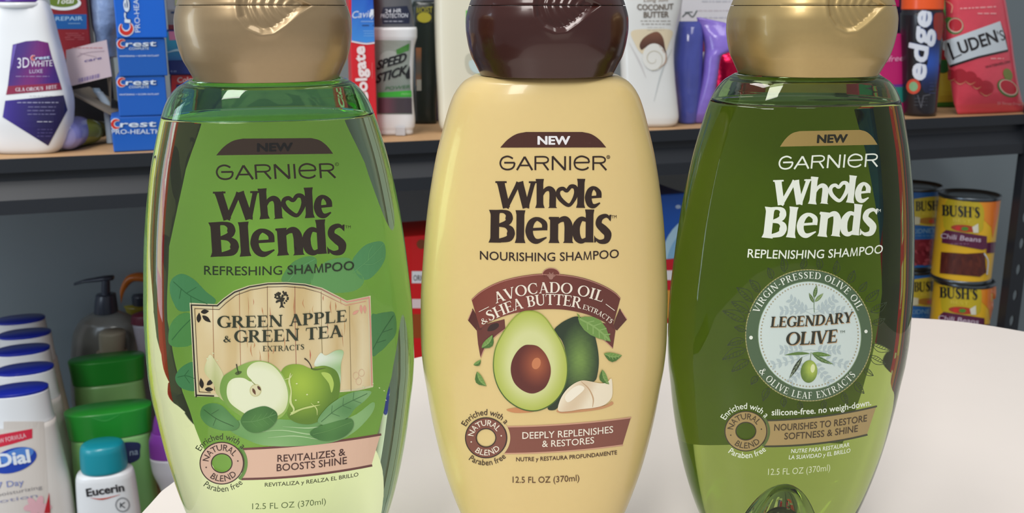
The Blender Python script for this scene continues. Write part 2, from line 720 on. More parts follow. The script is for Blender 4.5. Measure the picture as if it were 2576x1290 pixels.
    def build(s, name, parent, surf, m, cx=16., cy=30., lift=6e-5, label=None, ls=1.):
        if not s.V:
            return None
        bm = bmesh.new()
        vs = [bm.verts.new(v) for v in s.V]
        lay = bm.faces.layers.int.new('pid')
        for f, p in zip(s.F, s.P):
            if len(set(f)) < 3:
                continue
            try:
                q = bm.faces.new([vs[i] for i in f])
                q[lay] = p
            except ValueError:
                pass
        A = np.array(s.V)
        if cx:
            for ax, st in ((0, cx), (1, cy)):
                lo, hi = A[:, ax].min(), A[:, ax].max()
                k = math.floor(lo / st) + 1
                while k * st < hi:
                    n = (1, 0, 0) if ax == 0 else (0, 1, 0)
                    c = (k * st + .013, 0, 0) if ax == 0 else (0, k * st + .013, 0)
                    bmesh.ops.bisect_plane(bm, geom=bm.verts[:] + bm.edges[:] + bm.faces[:], dist=1e-6, plane_co=c, plane_no=n)
                    k += 1
        bm.verts.index_update()
        bm.verts.ensure_lookup_table()
        P = np.array([v.co[:] for v in bm.verts])
        Q = surf.hit(P[:, 0], P[:, 1], P[:, 2] * ls + lift)
        clip = getattr(surf, 'clip', None)
        if clip:
            # trim the print to the face it is on
            lx, ly = bm.verts.layers.float.new('px'), bm.verts.layers.float.new('py')
            for v, p, q in zip(bm.verts, P, Q):
                v[lx], v[ly] = p[0], p[1]
                v.co = q
            x0, x1, z0, z1 = clip
            for co, no in (((x0, 0, 0), (-1, 0, 0)), ((x1, 0, 0), (1, 0, 0)), ((0, 0, z0), (0, 0, -1)), ((0, 0, z1), (0, 0, 1))):
                bmesh.ops.bisect_plane(bm, geom=bm.verts[:] + bm.edges[:] + bm.faces[:], dist=1e-7, plane_co=co, plane_no=no, clear_outer=True)
            bm.verts.index_update()
            bm.verts.ensure_lookup_table()
            Q = np.array([v.co[:] for v in bm.verts])
            P = np.array([(v[lx], v[ly], 0) for v in bm.verts])
        elif getattr(surf, 'missed', None) is not None:
            gone = [f for f in bm.faces if all(surf.missed[v.index] for v in f.verts)]
            if gone and len(gone) < len(bm.faces):
                bmesh.ops.delete(bm, geom=gone, context='FACES_ONLY')
        pids = [f[lay] for f in bm.faces]
        fv = [[v.index for v in f.verts] for f in bm.faces]
        bm.free()
        # orient faces so that they look at the camera
        me = bpy.data.meshes.new(name)
        o = -surf.loc
        c, n = math.cos(-surf.rot), math.sin(-surf.rot)
        eye = np.array([c * o[0] - n * o[1], n * o[0] + c * o[1], o[2]])
        faces = []
        for f in fv:
            a, b, d = Q[f[0]], Q[f[1]], Q[f[2]]
            nn = np.zeros(3)
            for i in range(1, len(f) - 1):
                nn += np.cross(Q[f[i]] - a, Q[f[i + 1]] - a)
            faces.append(f if np.dot(nn, eye - a) > 0 else f[::-1])
        me.from_pydata([tuple(q) for q in Q], [], faces)
        at = me.color_attributes.new('ink', 'FLOAT_COLOR', 'CORNER')
        dat = np.ones((len(me.loops), 4), np.float32)
        li = 0
        for f, p in zip(faces, pids):
            col = s.C[p]
            if callable(col):
                for i in f:
                    dat[li, :3] = L3(col(P[i, 0], P[i, 1]))
                    li += 1
            else:
                dat[li:li + len(f), :3] = L3(col)
                li += len(f)
        at.data.foreach_set('color', dat.ravel())
        me.update()
        return link(name, me, m, parent, label=label)


def zoomtf(ox, oy, s):
    return lambda x, y: (ox + x / s, oy + y / s)


def mixc(a, b, t):
    t = max(0., min(1., t))
    return tuple(a[i] + (b[i] - a[i]) * t for i in range(3))

# ================================================================== the setting
def w(p):
    """camera-relative -> world"""
    return (float(p[0]), float(p[1]), float(p[2]) + CZ)


def box_bm(x0, x1, y0, y1, z0, z1, bev=0., seg=2):
    bm = bmesh.new()
    bmesh.ops.create_cube(bm, size=1)
    for v in bm.verts:
        v.co = ((x0 + x1) / 2 + v.co.x * (x1 - x0), (y0 + y1) / 2 + v.co.y * (y1 - y0), (z0 + z1) / 2 + v.co.z * (z1 - z0))
    if bev:
        bmesh.ops.bevel(bm, geom=bm.edges[:], offset=bev, segments=seg, profile=.5, affect='EDGES')
    return bm


M_wall = mat('painted_grey_wall', (124, 136, 142), rough=.6, vary=.03, scale=4)
M_floor = mat('grey_floor', (120, 118, 112), rough=.6, vary=.15, scale=9)
# back wall parallel to the shelving, behind it
WD = 0.40
wm = box_bm(-1.6, 1.6, 0, .05, 0, 2.5)
wo = struct(from_bm('wall_back', wm, M_wall))
wc = SA + SU * .62 + SN * (WD + .012)
wo.location = (wc[0], wc[1], 0)
wo.rotation_euler = (0, 0, SYAW)
fl = struct(from_bm('floor', box_bm(-2.5, 2.5, -1.6, 3.2, -.05, 0), M_floor))

# table: large rounded top on a pedestal
M_table = mat('off_white_laminate', (226, 218, 211), rough=.33, vary=.012, scale=60)
M_tedge = mat('table_edge_band', (205, 198, 190), rough=.5)
tp = [(-.1400, .20), (-.1304, .3155), (-.1265, .341), (-.1080, .398), (-.0820, .445), (-.0468, .477), (.02, .513), (.12, .5385), (.2248, .5428), (.2801, .5175), (.330, .46), (.365, .36), (.385, .2),
      (.39, .0), (.36, -.16), (.27, -.24), (.12, -.27), (-.02, -.24), (-.11, -.14), (-.142, .02)]
tp = catmull(tp, True, 8)
tt = thing('table', 'off-white rounded table top carrying the three shampoo bottles', 'table', (.12, .13, 0))
bm = bmesh.new()
for k, (z, s_) in enumerate(((TABLE - .028, .99), (TABLE - .026, 1.), (TABLE - .0015, 1.), (TABLE, .9965))):
    r = [bm.verts.new(((x - .12) * s_, (y - .13) * s_, z)) for x, y in tp]
    if k:
        for i in range(len(r)):
            j = (i + 1) % len(r)
            bm.faces.new((pr[i], pr[j], r[j], r[i]))
    else:
        bm.faces.new(list(reversed(r)))
    pr = r
bm.faces.new(pr)
from_bm('tabletop', bm, M_table, tt)
lg = Body([(0, .17, .17), (.012, .17, .17), (.02, .05, .05), (.05, .03, .03), (TABLE - .06, .03, .03), (TABLE - .04, .08, .08), (TABLE - .0285, .09, .09)], n=2, smooth=False, segs=32)
bm, _ = lg.mesh()
from_bm('pedestal', bm, mat('dark_steel', (40, 42, 46), rough=.45, metal=.4), tt, True)

# ------------------------------------------------------------------ shelving unit
M_steel = mat('blue_black_painted_steel', (33, 37, 43), rough=.42, spec=.5, vary=.06, scale=20)
M_board = mat('tan_particle_board', (188, 150, 108), rough=.6, vary=.12, scale=260)
sh = thing('shelving_unit', 'dark steel shelving unit with tan boards, full of toiletries, behind the table', 'shelf', (float(SA[0]), float(SA[1]), 0), SYAW)
SLEN0, SLEN1 = -.35, 1.30
POSTX = None


def shelf_level(z, name):
    from_bm('shelf_board', box_bm(SLEN0, SLEN1, .0015, WD, z - .012, z), M_board, sh)
    # stepped beam section (y, z): lip, recess, sloping ledge, lower lip
    prof = [(.0, z), (0, z - .0125), (.009, z - .0135), (.009, z - .0215), (-.0005, z - .0375), (-.001, z - .0505), (.016, z - .0505), (.016, z - .0125), (.016, z - .002), (.0015, z)]
    for yy, nm in ((1, 'front'), (-1, 'rear')):
        b = bmesh.new()
        y0 = 0 if yy == 1 else WD
        ra = [b.verts.new((SLEN0, y0 + yy * p[0], p[1])) for p in prof]
        rb = [b.verts.new((SLEN1, y0 + yy * p[0], p[1])) for p in prof]
        for i in range(len(prof)):
            j = (i + 1) % len(prof)
            b.faces.new((ra[i], ra[j], rb[j], rb[i]))
        b.faces.new(ra)
        b.faces.new(list(reversed(rb)))
        from_bm('beam', b, M_steel, sh)


shelf_level(CZ + SHZ, 'upper')
shelf_level(CZ + LOWZ, 'lower')
# perforated posts
pz0 = CZ + zat(640, 1.30)
pp = on_shelf(2563, .0, zat(600, 1.33))
px_ = float((pp - SA) @ SU)


def post(x, y, holes):
    """angle-section upright, the front leaf pierced with keyhole slots"""
    wd, top, bot, pitch = .024, 1.62, 0.0, .0355
    outer = [(x, y, bot)]
    b = bmesh.new()
    xs = [x - .012, x + .012]
    th = .002
    if holes:
        n = int((top - bot) / pitch)
        cells = []
        for k in range(n):
            z0, z1 = bot + k * pitch, bot + (k + 1) * pitch
            zc = (z0 + z1) / 2
            hole = [(x + .0001 + .0040 * math.cos(t), zc + .0068 * math.sin(t) * (1.0 if math.sin(t) > 0 else 1.25)) for t in [2 * math.pi * i / 12 for i in range(12)]]
            out = [(xs[0], z0), (xs[1], z0), (xs[1], z1), (xs[0], z1)]
            lp = [[Vector((p[0], p[1], 0)) for p in out], [Vector((p[0], p[1], 0)) for p in hole]]
            tr = tessellate_polygon(lp)
            for yy in (y, y + th):
                vs = [b.verts.new((p[0], yy, p[1])) for p in out + hole]
                for t in tr:
                    b.faces.new([vs[i] for i in t])
                if yy == y:
                    v0 = vs
            for i in range(12):
                j = (i + 1) % 12
                b.faces.new((v0[4 + i], v0[4 + j], vs[4 + j], vs[4 + i]))
        for xx in xs:
            q = [b.verts.new(p) for p in ((xx, y, bot), (xx, y + th, bot), (xx, y + th, bot + n * pitch), (xx, y, bot + n * pitch))]
            b.faces.new(q)
    else:
        bmesh.ops.create_cube(b, size=1, matrix=Matrix.Translation((x, y + .001, top / 2)) @ Matrix.Diagonal((.024, .002, top, 1)))
    m2 = Matrix.Translation((x - .011, y + .0075, top / 2)) @ Matrix.Diagonal((.002, .011, top, 1))
    bmesh.ops.create_cube(b, size=1, matrix=m2)
    from_bm('post', b, M_steel, sh)


post(px_, -.004, True)
post(SLEN0, -.004, False)
post(px_, WD - .026, False)
post(SLEN0, WD - .026, False)


# ================================================================== the three shampoo bottles
HB = -CAMH
Dm = 0.28690
MIDROWS = [(188, 1200, 1560), (204, 1173, 1586), (223, 1155, 1601), (245, 1144, 1614), (270, 1135, 1623), (316, 1122, 1635), (400, 1100, 1652), (550, 1073, 1668), (650, 1065, 1675), (750, 1060, 1679),
           (850, 1059, 1675), (911, 1062, 1667), (962, 1071, 1658), (1027, 1081, 1645), (1089, 1094.5, 1631), (1157, 1110, 1610), (1221, 1132, 1588), (1288, 1159, 1558), (1340, 1187, 1527), (1378, 1218, 1494), (1394, 1235, 1476), (1400, 1250, 1462)]
CAPROWS = [(186, 1216, 1552), (160, 1204, 1566), (137, 1192, 1577), (100, 1182, 1586), (70, 1178, 1590), (50, 1178, 1590), (15, 1186, 1583), (-10, 1195, 1573), (-60, 1230, 1540), (-95, 1275, 1495), (-110, 1320, 1450)]


def hw(row, D):
    z = zat(row[0], D)
    return z, (row[2] - row[1]) / 2 * depth_of(D, z) / F


BROWS = []
for r_ in MIDROWS:
    z, a = hw(r_, Dm)
    BROWS.append((max(0., z - HB), a, .0215 * (a / .037) ** .5))
CROWS = []
for r_ in CAPROWS:
    z, a = hw(r_, Dm)
    CROWS.append((z - HB, a * .985, .0220 * (a / .0232) ** .8))
ZSEAM = zat(14, Dm) - HB
ZNECK = BROWS[0][0]

REC = [(-.0057, .0004), (-.0053, -.003), (-.0033, -.0057), (0, -.0072), (.003, -.0069), (.006, -.0050), (.0095, -.0022), (.0138, .0004)]


def recess(x, z):
    """depth of the thumb recess at (x, height above the seam)"""
    zz = -abs(z)
    d = 1e9
    inside = False
    n = len(REC)
    for i in range(n):
        x0, y0 = REC[i]
        x1, y1 = REC[(i + 1) % n]
        if (y0 > zz) != (y1 > zz) and x < (x1 - x0) * (zz - y0) / (y1 - y0) + x0:
            inside = not inside
        if i < n - 1:
            t = max(0, min(1, ((x - x0) * (x1 - x0) + (zz - y0) * (y1 - y0)) / ((x1 - x0) ** 2 + (y1 - y0) ** 2)))
            d = min(d, math.hypot(x - x0 - t * (x1 - x0), zz - y0 - t * (y1 - y0)))
    if not inside:
        return -.00010 * math.exp(-(d / .0008) ** 2)
    t = min(1, d / .0018)
    r = math.hypot(x - .0105, zz + .0 - .003)
    return 0.0012 * t * t * (3 - 2 * t) + max(0, (t - .55) / .45) * .00016 * math.sin(2 * math.pi * r / .0019) - .00010 * math.exp(-(d / .0008) ** 2)


def hero(name, label, loc, rot, capmat, bodymat, clear=False, level=None, shellmat=None, group=None, punt=.005):
    t = thing(name, label, 'shampoo bottle', (loc[0], loc[1], TABLE), rot, 'large shampoo bottles on the table')
    bd = Body(BROWS, n=2.35, levels=110, segs=176).at(loc[0], loc[1], HB, rot)
    if clear:
        bm, _ = bd.mesh(z1=level, punt=punt)
        from_bm('body', bm, bodymat, t, True)
        # empty shoulder above the liquid: a thin tinted shell
        b = bmesh.new()
        b, r0 = bd.mesh(z0=level + .00004, bottom=False, top=False, bm=b)
        b, r1 = bd.mesh(z0=level + .00004, bottom=False, top=False, off=-.0011, bm=b)
        for a_, c_ in ((r0[0], r1[0]), (r0[-1], r1[-1])):
            for i in range(bd.segs):
                j = (i + 1) % bd.segs
                b.faces.new((a_[i], a_[j], c_[j], c_[i]))
        from_bm('shoulder', b, shellmat, t, True)
    else:
        bm, _ = bd.mesh(punt=.0035)
        from_bm('body', bm, bodymat, t, True)
    cb = Body(CROWS, n=2.35, levels=170, segs=420)
    for nm, z0, z1 in (('cap', None, ZSEAM - .00008), ('cap_lid', ZSEAM + .00010, None)):
        bm, _ = cb.mesh(z0=z0, z1=z1)
        for v in bm.verts:
            if v.co.y < 0 and abs(v.co.x) < .016:
                dz = v.co.z - ZSEAM
                if abs(dz) < .009:
                    v.co.y += recess(v.co.x, dz)
                if abs(dz) < .0006:
                    v.co.y += .00012 * (1 - abs(dz) / .0006)
        from_bm(nm, bm, capmat, t, True)
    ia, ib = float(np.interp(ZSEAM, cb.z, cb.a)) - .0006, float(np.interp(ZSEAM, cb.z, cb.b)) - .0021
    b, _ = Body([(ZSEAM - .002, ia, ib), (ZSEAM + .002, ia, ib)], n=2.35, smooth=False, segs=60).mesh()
    from_bm('cap_seam_core', b, mat('cap_seam_shadow_plastic', (60, 46, 36), rough=.7), t, True)  # dark core added inside so no light shows through the seam gap
    b, _ = Body([(ZNECK - .001, .0125, .0125), (ZNECK + .006, .0125, .0125)], n=2, smooth=False, segs=40).mesh()
    from_bm('neck', b, bodymat if not clear else shellmat, t, True)
    return t, bd


def pearl(name, rgb, metal, rough, coat=.3):
    m = mat(name, rgb, rough=rough, metal=metal, coat=coat, vary=.04, scale=900)
    return m


cap_beige = pearl('pearly_beige_plastic', (162, 140, 106), .5, .36)
cap_brown = pearl('glossy_brown_plastic', (62, 29, 24), .1, .24, .4)
cap_gold = pearl('pearly_gold_plastic', (180, 156, 104), .55, .36)
cream = mat('pearly_cream_plastic', (228, 203, 140), rough=.3, coat=.35, vary=.015, scale=500, sss=.08)
LIQ_G = liquid_mat('green_liquid', (.97, 1, .93), (4.4, 1.1, 14.))
LIQ_O = liquid_mat('olive_liquid', (.9, .95, .75), (22., 16., 50.))
SH_G = liquid_mat('green_clear_plastic', (.48, .78, .48), None, ior=1.45)
SH_O = liquid_mat('olive_clear_plastic', (.52, .66, .36), None, ior=1.45)

LL, RR, MM = (-.0654, .2697), (.0846, .2897), (.0097, .2869)
LEVL = zat(288, LL[1]) - HB
LEVR = zat(254, RR[1]) - HB
tL, bL = hero('shampoo_bottle', 'clear light green shampoo bottle with beige cap and green apple label', LL, math.radians(11), cap_beige, LIQ_G, True, LEVL, SH_G)
tM, bM = hero('shampoo_bottle', 'opaque cream shampoo bottle with brown cap and avocado label, in the middle', MM, math.radians(4), cap_brown, cream)
tR, bR = hero('shampoo_bottle', 'clear olive green shampoo bottle with gold cap and round olive label', RR, math.radians(9), cap_gold, LIQ_O, True, LEVR, SH_O, punt=.028)


def label_mat(name, rgb):
    """printed film: part diffuse, part lit through from behind"""
    m = bpy.data.materials.new(name)
    m.use_nodes = True
    nt = m.node_tree
    for n in list(nt.nodes):
        if n.type == 'BSDF_PRINCIPLED':
            nt.nodes.remove(n)
    d = nt.nodes.new('ShaderNodeBsdfDiffuse')
    tr = nt.nodes.new('ShaderNodeBsdfTranslucent')
    mx = nt.nodes.new('ShaderNodeMixShader')
    mx.inputs[0].default_value = .35
    for n in (d, tr):
        n.inputs[0].default_value = (*L3(rgb), 1)
    nt.links.new(d.outputs[0], mx.inputs[1])
    nt.links.new(tr.outputs[0], mx.inputs[2])
    nt.links.new(mx.outputs[0], nt.nodes['Material Output'].inputs[0])
    return m


def back_label(t, bd, z0, z1, fr, rgb, name, zr=.02):
    """sheet inside the rear wall with rounded-off ends; fr = fraction of the half-width"""
    b = bmesh.new()
    N, K = 40, 30
    for side in (0,):
        g = []
        for i in range(N + 1):
            z = z0 + (z1 - z0) * i / N
            a = float(np.interp(z, bd.z, bd.a))
            bb = float(np.interp(z, bd.z, bd.b)) - .00035
            row = []
            e = 1.0
            for j in range(K + 1):
                x = a * fr(i / N) * (2 * j / K - 1)
                y = bb * (1 - abs(x / a) ** bd.n) ** (1 / bd.n)
                row.append(b.verts.new((x, y, z)))
            g.append(row)
        for i in range(N):
            for j in range(K):
                b.faces.new((g[i][j], g[i][j + 1], g[i + 1][j + 1], g[i + 1][j]))
    from_bm('back_label', b, label_mat(name, rgb), t, True)


back_label(tL, bL, .037, LEVL - .001, lambda u: float(np.interp(u, [0, .1, .25, .45, .65, .85, 1], [.56, .62, .67, .70, .68, .60, .50])), (206, 244, 174), 'green_back_label')
back_label(tR, bR, .036, LEVR - .001, lambda u: float(np.interp(u, [0, .1, .25, .45, .65, .85, 1], [.66, .70, .74, .76, .73, .66, .58])), (228, 234, 176), 'olive_back_label')

# ------------------------------------------------------------------ artwork of the three labels (traced in the photo's pixel frame, laid on each bottle's own surface)
ZA = zoomtf(380, 320, 3.225)
ZB = zoomtf(380, 680, 2.1147)
ZC = zoomtf(1060, 300, 3.2254)
ZD = zoomtf(1060, 660, 2.0476)
ZE = zoomtf(1680, 300, 3.2258)
ZF = zoomtf(1680, 620, 1.9258)


def warp(src, dst):
    """least-squares bilinear map between two sets of points"""
    S_ = np.array(src, float) / 1000
    A = np.c_[S_, S_[:, 0] * S_[:, 1], np.ones(len(S_))]
    K = np.linalg.lstsq(A, np.array(dst, float), rcond=None)[0]
    return lambda x, y: tuple(np.array([x / 1000, y / 1000, x * y / 1e6, 1.]) @ K)


REFS = [(603, 505), (1325, 483), (1465, 620), (552, 735), (548, 998), (1548, 930), (1395, 735), (1320, 718), (650, 715),
        (632, 355), (700, 412), (838, 298), (1065, 300), (1165, 412), (1495, 408), (1395, 298)]
LREF = [(510, 525), (1305, 490), (1470, 620), (475, 770), (485, 1048), (1590, 950), (1410, 755), (1315, 738), (565, 747),
        (527, 365), (600, 428), (750, 303), (995, 300), (1120, 425), (1490, 408), (1375, 290)]
RREF = [(852, 485), (1532, 447), (1645, 575), (787, 708), (765, 970), (1690, 875), (1580, 690), (1512, 672), (880, 690),
        (890, 365), (960, 410), (1100, 292), (1300, 292), (1415, 402), (1688, 388), (1600, 275)]
WM = lambda x, y: ZC(x, y)
_wl, _wr = warp(REFS, LREF), warp(REFS, RREF)
WL = lambda x, y: ZA(*_wl(x, y))
WR = lambda x, y: ZE(*_wr(x, y))


def brand(art, W, col):
    k = W(1000, 500)
    k2 = W(1100, 500)
    s = math.hypot(k2[0] - k[0], k2[1] - k[1]) / 100

    def ln(pts, w_, smooth=True, closed=False):
        art.line(pts, ([q * s for q in w_] if not np.isscalar(w_) else w_ * s), col, 1, smooth, closed, tf=W)
    # wide sans wordmark
    ln([(742, 318), (715, 304), (688, 302), (655, 318), (640, 355), (655, 392), (690, 407), (728, 402), (750, 382), (757, 352)], 13.7)
    ln([(757, 352), (672, 352)], 13.7, False)
    ln([(775, 412), (838, 304)], 14.8, False)
    ln([(838, 304), (900, 412)], 16.0, False)
    ln([(802, 374), (874, 374)], 12.5, False)
    for x in (925, 1395):
        dx = -8 if x == 1395 else 0
        ln([(x, 412), (x, 299)], 14.8, False)
        ln([(x, 304), (x + 72 + dx, 304), (x + 98 + dx, 314), (x + 104 + dx, 329), (x + 97 + dx, 345), (x + 70 + dx, 354), (x, 354)], 12.5)
        ln([(x + 62 + dx, 354), (x + 106, 412)], 14.8, False)
    ln([(1065, 412), (1065, 299)], 14.8, False)
    ln([(1064, 301), (1166, 411)], 17.1, False)
    ln([(1166, 412), (1166, 299)], 14.8, False)
    ln([(1207, 412), (1207, 299)], 14.8, False)
    ln([(1245, 352), (1362, 350)], 12.5, False)
    ln([(1362, 350), (1350, 318), (1300, 300), (1256, 318), (1242, 355), (1256, 392), (1300, 409), (1338, 402), (1356, 388)], 13.7)
    def stem(x0, y0, x1, y1, w_, a=1.42, b=1.42):
        n = 15
        pts = [(x0 + (x1 - x0) * i / n, y0 + (y1 - y0) * i / n) for i in range(n + 1)]
        V, Fc = rib([W(*p) for p in pts], [s * w_ * (1 + (a - 1) * max(0, 1 - i / 2.2) ** 1.3 + (b - 1) * max(0, 1 - (n - i) / 2.2) ** 1.3) for i in range(n + 1)])
        art.add(V, Fc, col, 1)
    # Whole: flared bold roman with a heart for the o
    ln([(600, 509), (692, 509)], 14, False)
    ln([(872, 510), (940, 510)], 14, False)
    stem(643, 508, 690, 718, 58, 1.12, 1.0)
    stem(688, 718, 790, 512, 34, 1.3, 1.2)
    stem(796, 508, 850, 718, 57, 1.1, 1.0)
    stem(852, 718, 908, 508, 34, 1.4, 1.2)
    stem(962, 484, 962, 719, 54, 1.2, 1.42)
    art.poly([(928, 484), (945, 484), (945, 506), (928, 498)], col, 1, tf=W)
    ln([(975, 622), (1000, 578), (1035, 562), (1062, 585), (1066, 640), (1064, 690)], [20, 28, 40, 52, 54, 54])
    stem(1065, 650, 1065, 719, 54, 1.0, 1.38)
    ln([(1180, 580), (1150, 562), (1118, 572), (1108, 608), (1135, 655), (1195, 697), (1235, 655), (1256, 598), (1248, 552), (1212, 545)], [28, 30, 32, 38, 34, 26, 34, 36, 32, 28], closed=True)
    stem(1297, 483, 1292, 718, 55, 1.22, 1.35)
    ln([(1352, 634), (1452, 626)], 20, False)
    ln([(1440, 636), (1438, 590), (1402, 556), (1368, 578), (1354, 635), (1368, 688), (1402, 704), (1450, 678)], [44, 42, 26, 44, 56, 50, 34, 10])
    # Blends
    stem(598, 735, 594, 1000, 70, 1.42, 1.42)
    ln([(610, 747), (668, 748), (705, 768), (712, 804), (695, 838), (620, 860)], [24, 26, 50, 62, 46, 20])
    ln([(610, 860), (682, 866), (720, 892), (726, 928), (705, 968), (610, 987)], [18, 28, 54, 66, 52, 26])
    stem(804, 738, 801, 1003, 64, 1.25, 1.35)
    ln([(872, 894), (1012, 888)], 22, False)
    ln([(1000, 900), (996, 842), (940, 808), (892, 838), (874, 905), (894, 966), (940, 990), (1016, 958)], [44, 44, 30, 52, 62, 54, 40, 10])
    stem(1078, 792, 1076, 1003, 66, 1.22, 1.35)
    art.poly([(1034, 795), (1052, 793), (1052, 818), (1034, 808)], col, 1, tf=W)
    ln([(1090, 852), (1130, 816), (1170, 812), (1192, 852), (1194, 925), (1194, 960)], [20, 38, 52, 66, 66, 66])
    stem(1194, 900, 1192, 1003, 66, 1.0, 1.3)
    stem(1366, 732, 1363, 998, 62, 1.22, 1.1)
    ln([(1355, 824), (1300, 808), (1264, 850), (1254, 905), (1268, 965), (1305, 988), (1356, 960)], [26, 38, 58, 64, 58, 38, 22])
    ln([(1536, 812), (1500, 783), (1452, 802), (1440, 850), (1478, 890), (1512, 930), (1500, 982), (1448, 992), (1406, 962)], [12, 30, 44, 52, 64, 62, 48, 30, 12])
    art.poly([(1526, 776), (1542, 774), (1536, 828), (1520, 812)], col, 1, tf=W)
    art.poly([(1402, 940), (1414, 960), (1418, 996), (1402, 1000)], col, 1, tf=W)


def leaf(art, x0, y0, x1, y1, wd, col, layer=0, tf=None, vein=None, bend=.1):
    d = np.array([x1 - x0, y1 - y0], float)
    n = np.array([-d[1], d[0]])
    L = np.hypot(*d)
    P0 = np.array([x0, y0])
    up, dn = [], []
    for t in (.0, .12, .3, .5, .7, .88, 1.):
        h = wd / L * math.sin(math.pi * t ** .85) / 2
        c = P0 + d * t + n * bend * math.sin(math.pi * t)
        up.append(tuple(c + n * h))
        dn.append(tuple(c - n * h))
    pts = up + dn[::-1][1:-1]
    art.poly(pts, col, layer, tf=tf)
    if vein:
        art.line([tuple(P0 + d * t + n * bend * math.sin(math.pi * t)) for t in (.05, .4, .7, .95)], wd * .05, vein, layer + 1, tf=tf)
        for t in (.25, .42, .6, .76):
            c = P0 + d * t + n * bend * math.sin(math.pi * t)
            for s_ in (1, -1):
                h = wd / L * math.sin(math.pi * t ** .85) / 2 * .75
                art.line([tuple(c), tuple(c + n * h * s_ + d * .12)], wd * .035, vein, layer + 1, False, tf=tf)


def outline_leaf(art, x0, y0, x1, y1, wd, col, lw, layer=0, tf=None, ribs=5, bend=.06):
    d = np.array([x1 - x0, y1 - y0], float)
    n = np.array([-d[1], d[0]])
    L = np.hypot(*d)
    P0 = np.array([x0, y0], float)
    ts = [i / 8 for i in range(9)]
    ctr = [P0 + d * t + n * bend * math.sin(math.pi * t) for t in ts]
    for s_ in (1, -1):
        art.line([tuple(c + n * s_ * wd / L * math.sin(math.pi * t ** .8) / 2) for c, t in zip(ctr, ts)], lw, col, layer, tf=tf)
    art.line([tuple(c) for c in ctr], lw, col, layer, tf=tf)
    for i in range(ribs):
        t = .2 + .6 * i / max(1, ribs - 1)
        c = P0 + d * t + n * bend * math.sin(math.pi * t)
        h = wd / L * math.sin(math.pi * t ** .8) / 2 * .95
        art.line([tuple(c), tuple(c - n * h + d * .1)], lw * .8, col, layer, False, tf=tf)


def seal(art, cx, cy, rx, ry, ringc, ink, letter, outer_ink):
    V, Fc = rib([(cx + rx * .72 * math.cos(2 * math.pi * i / 48), cy + ry * .72 * math.sin(2 * math.pi * i / 48)) for i in range(48)], rx * .56, True)
    art.add(V, Fc, ink, 1)
    V, Fc = rib([(cx + rx * .72 * math.cos(2 * math.pi * i / 48), cy + ry * .72 * math.sin(2 * math.pi * i / 48)) for i in range(48)], rx * .46, True)
    art.add(V, Fc, ringc, 2)
    art.arc('NATURAL', cx, cy, rx * .60, ry * .60, 172, 32, rx * .27, letter, 3, w=.008)
    art.arc('BLEND', cx, cy, rx * .87, ry * .87, 232, 322, rx * .27, letter, 3, w=.008, inward=True)
    for a in (196, 8):
        art.ell(cx + rx * .73 * math.cos(math.radians(a)), cy - ry * .73 * math.sin(math.radians(a)), rx * .035, ry * .035, letter, 3, 10)
    art.arc('Enriched with a', cx, cy, rx * 1.10, ry * 1.12, 150, 36, rx * .28, outer_ink, 1, w=.006)
    art.arc('Paraben free', cx, cy, rx * 1.35, ry * 1.36, 232, 315, rx * .27, outer_ink, 1, w=.006, inward=True)


def badge(art, tf, base_l, base_r, tl, tr, col):
    (x0, y0), (x1, y1) = base_l, base_r
    pts = [base_l, (x0 + (tl[0] - x0) * .28, y0 + (tl[1] - y0) * .50), (x0 + (tl[0] - x0) * .62, y0 + (tl[1] - y0) * .86), tl, tr,
           (x1 + (tr[0] - x1) * .62, y1 + (tr[1] - y1) * .86), (x1 + (tr[0] - x1) * .28, y1 + (tr[1] - y1) * .50), base_r]
    art.poly([tf(*p) for p in catmull(pts[:4], False, 4) + catmull(pts[4:], False, 4)], col, 1)


INK = print_mat('printed_ink', .38, .2)
FOIL = print_mat('printed_foil', .24, .3, .85)
GLO = print_mat('glossy_print', .3, .3)


def gap_arc(a, cx, cy, rx, ry, wd, col):
    a.line([(cx + rx * math.cos(q), cy - ry * math.sin(q)) for q in np.radians(np.linspace(-44, 44, 15))], wd, col, 3)


def part(t, name, surf, fn, m=INK, cx=16., cy=30., label=None, lift=6e-5):
    a = Art()
    fn(a)
    return a.build(name, t, surf, m, cx, cy, lift, label, ls=.5)


# ---- light green bottle
DK = (38, 28, 18)
GT = (26, 44, 20)
part(tL, 'new_badge', bL, lambda a: badge(a, ZA, (528, 228), (1478, 215), (745, 92), (1300, 88), (92, 78, 68)), FOIL)
part(tL, 'brand_lettering', bL, lambda a: (
    a.text('NEW', ZA(862, 195), None, ZA(1148, 190), 62 / 3.225, (12, 10, 8), 3, w=.016, fat=.9),
    brand(a, WL, DK),
    a.text('TM', ZA(1575, 820), None, ZA(1620, 820), 7, DK, 1),
    a.ring(*ZA(1508, 300), 4.2, 4.2, 1.0, DK, 1, 20), a.text('R', ZA(1502, 306), None, ZA(1514, 306), 4, DK, 1),
    a.text('REFRESHING SHAMPOO', ZA(430, 1195), ZA(1040, 1196), ZA(1648, 1155), 71 / 3.225, GT, 1, w=.008)), lift=1.5e-4)


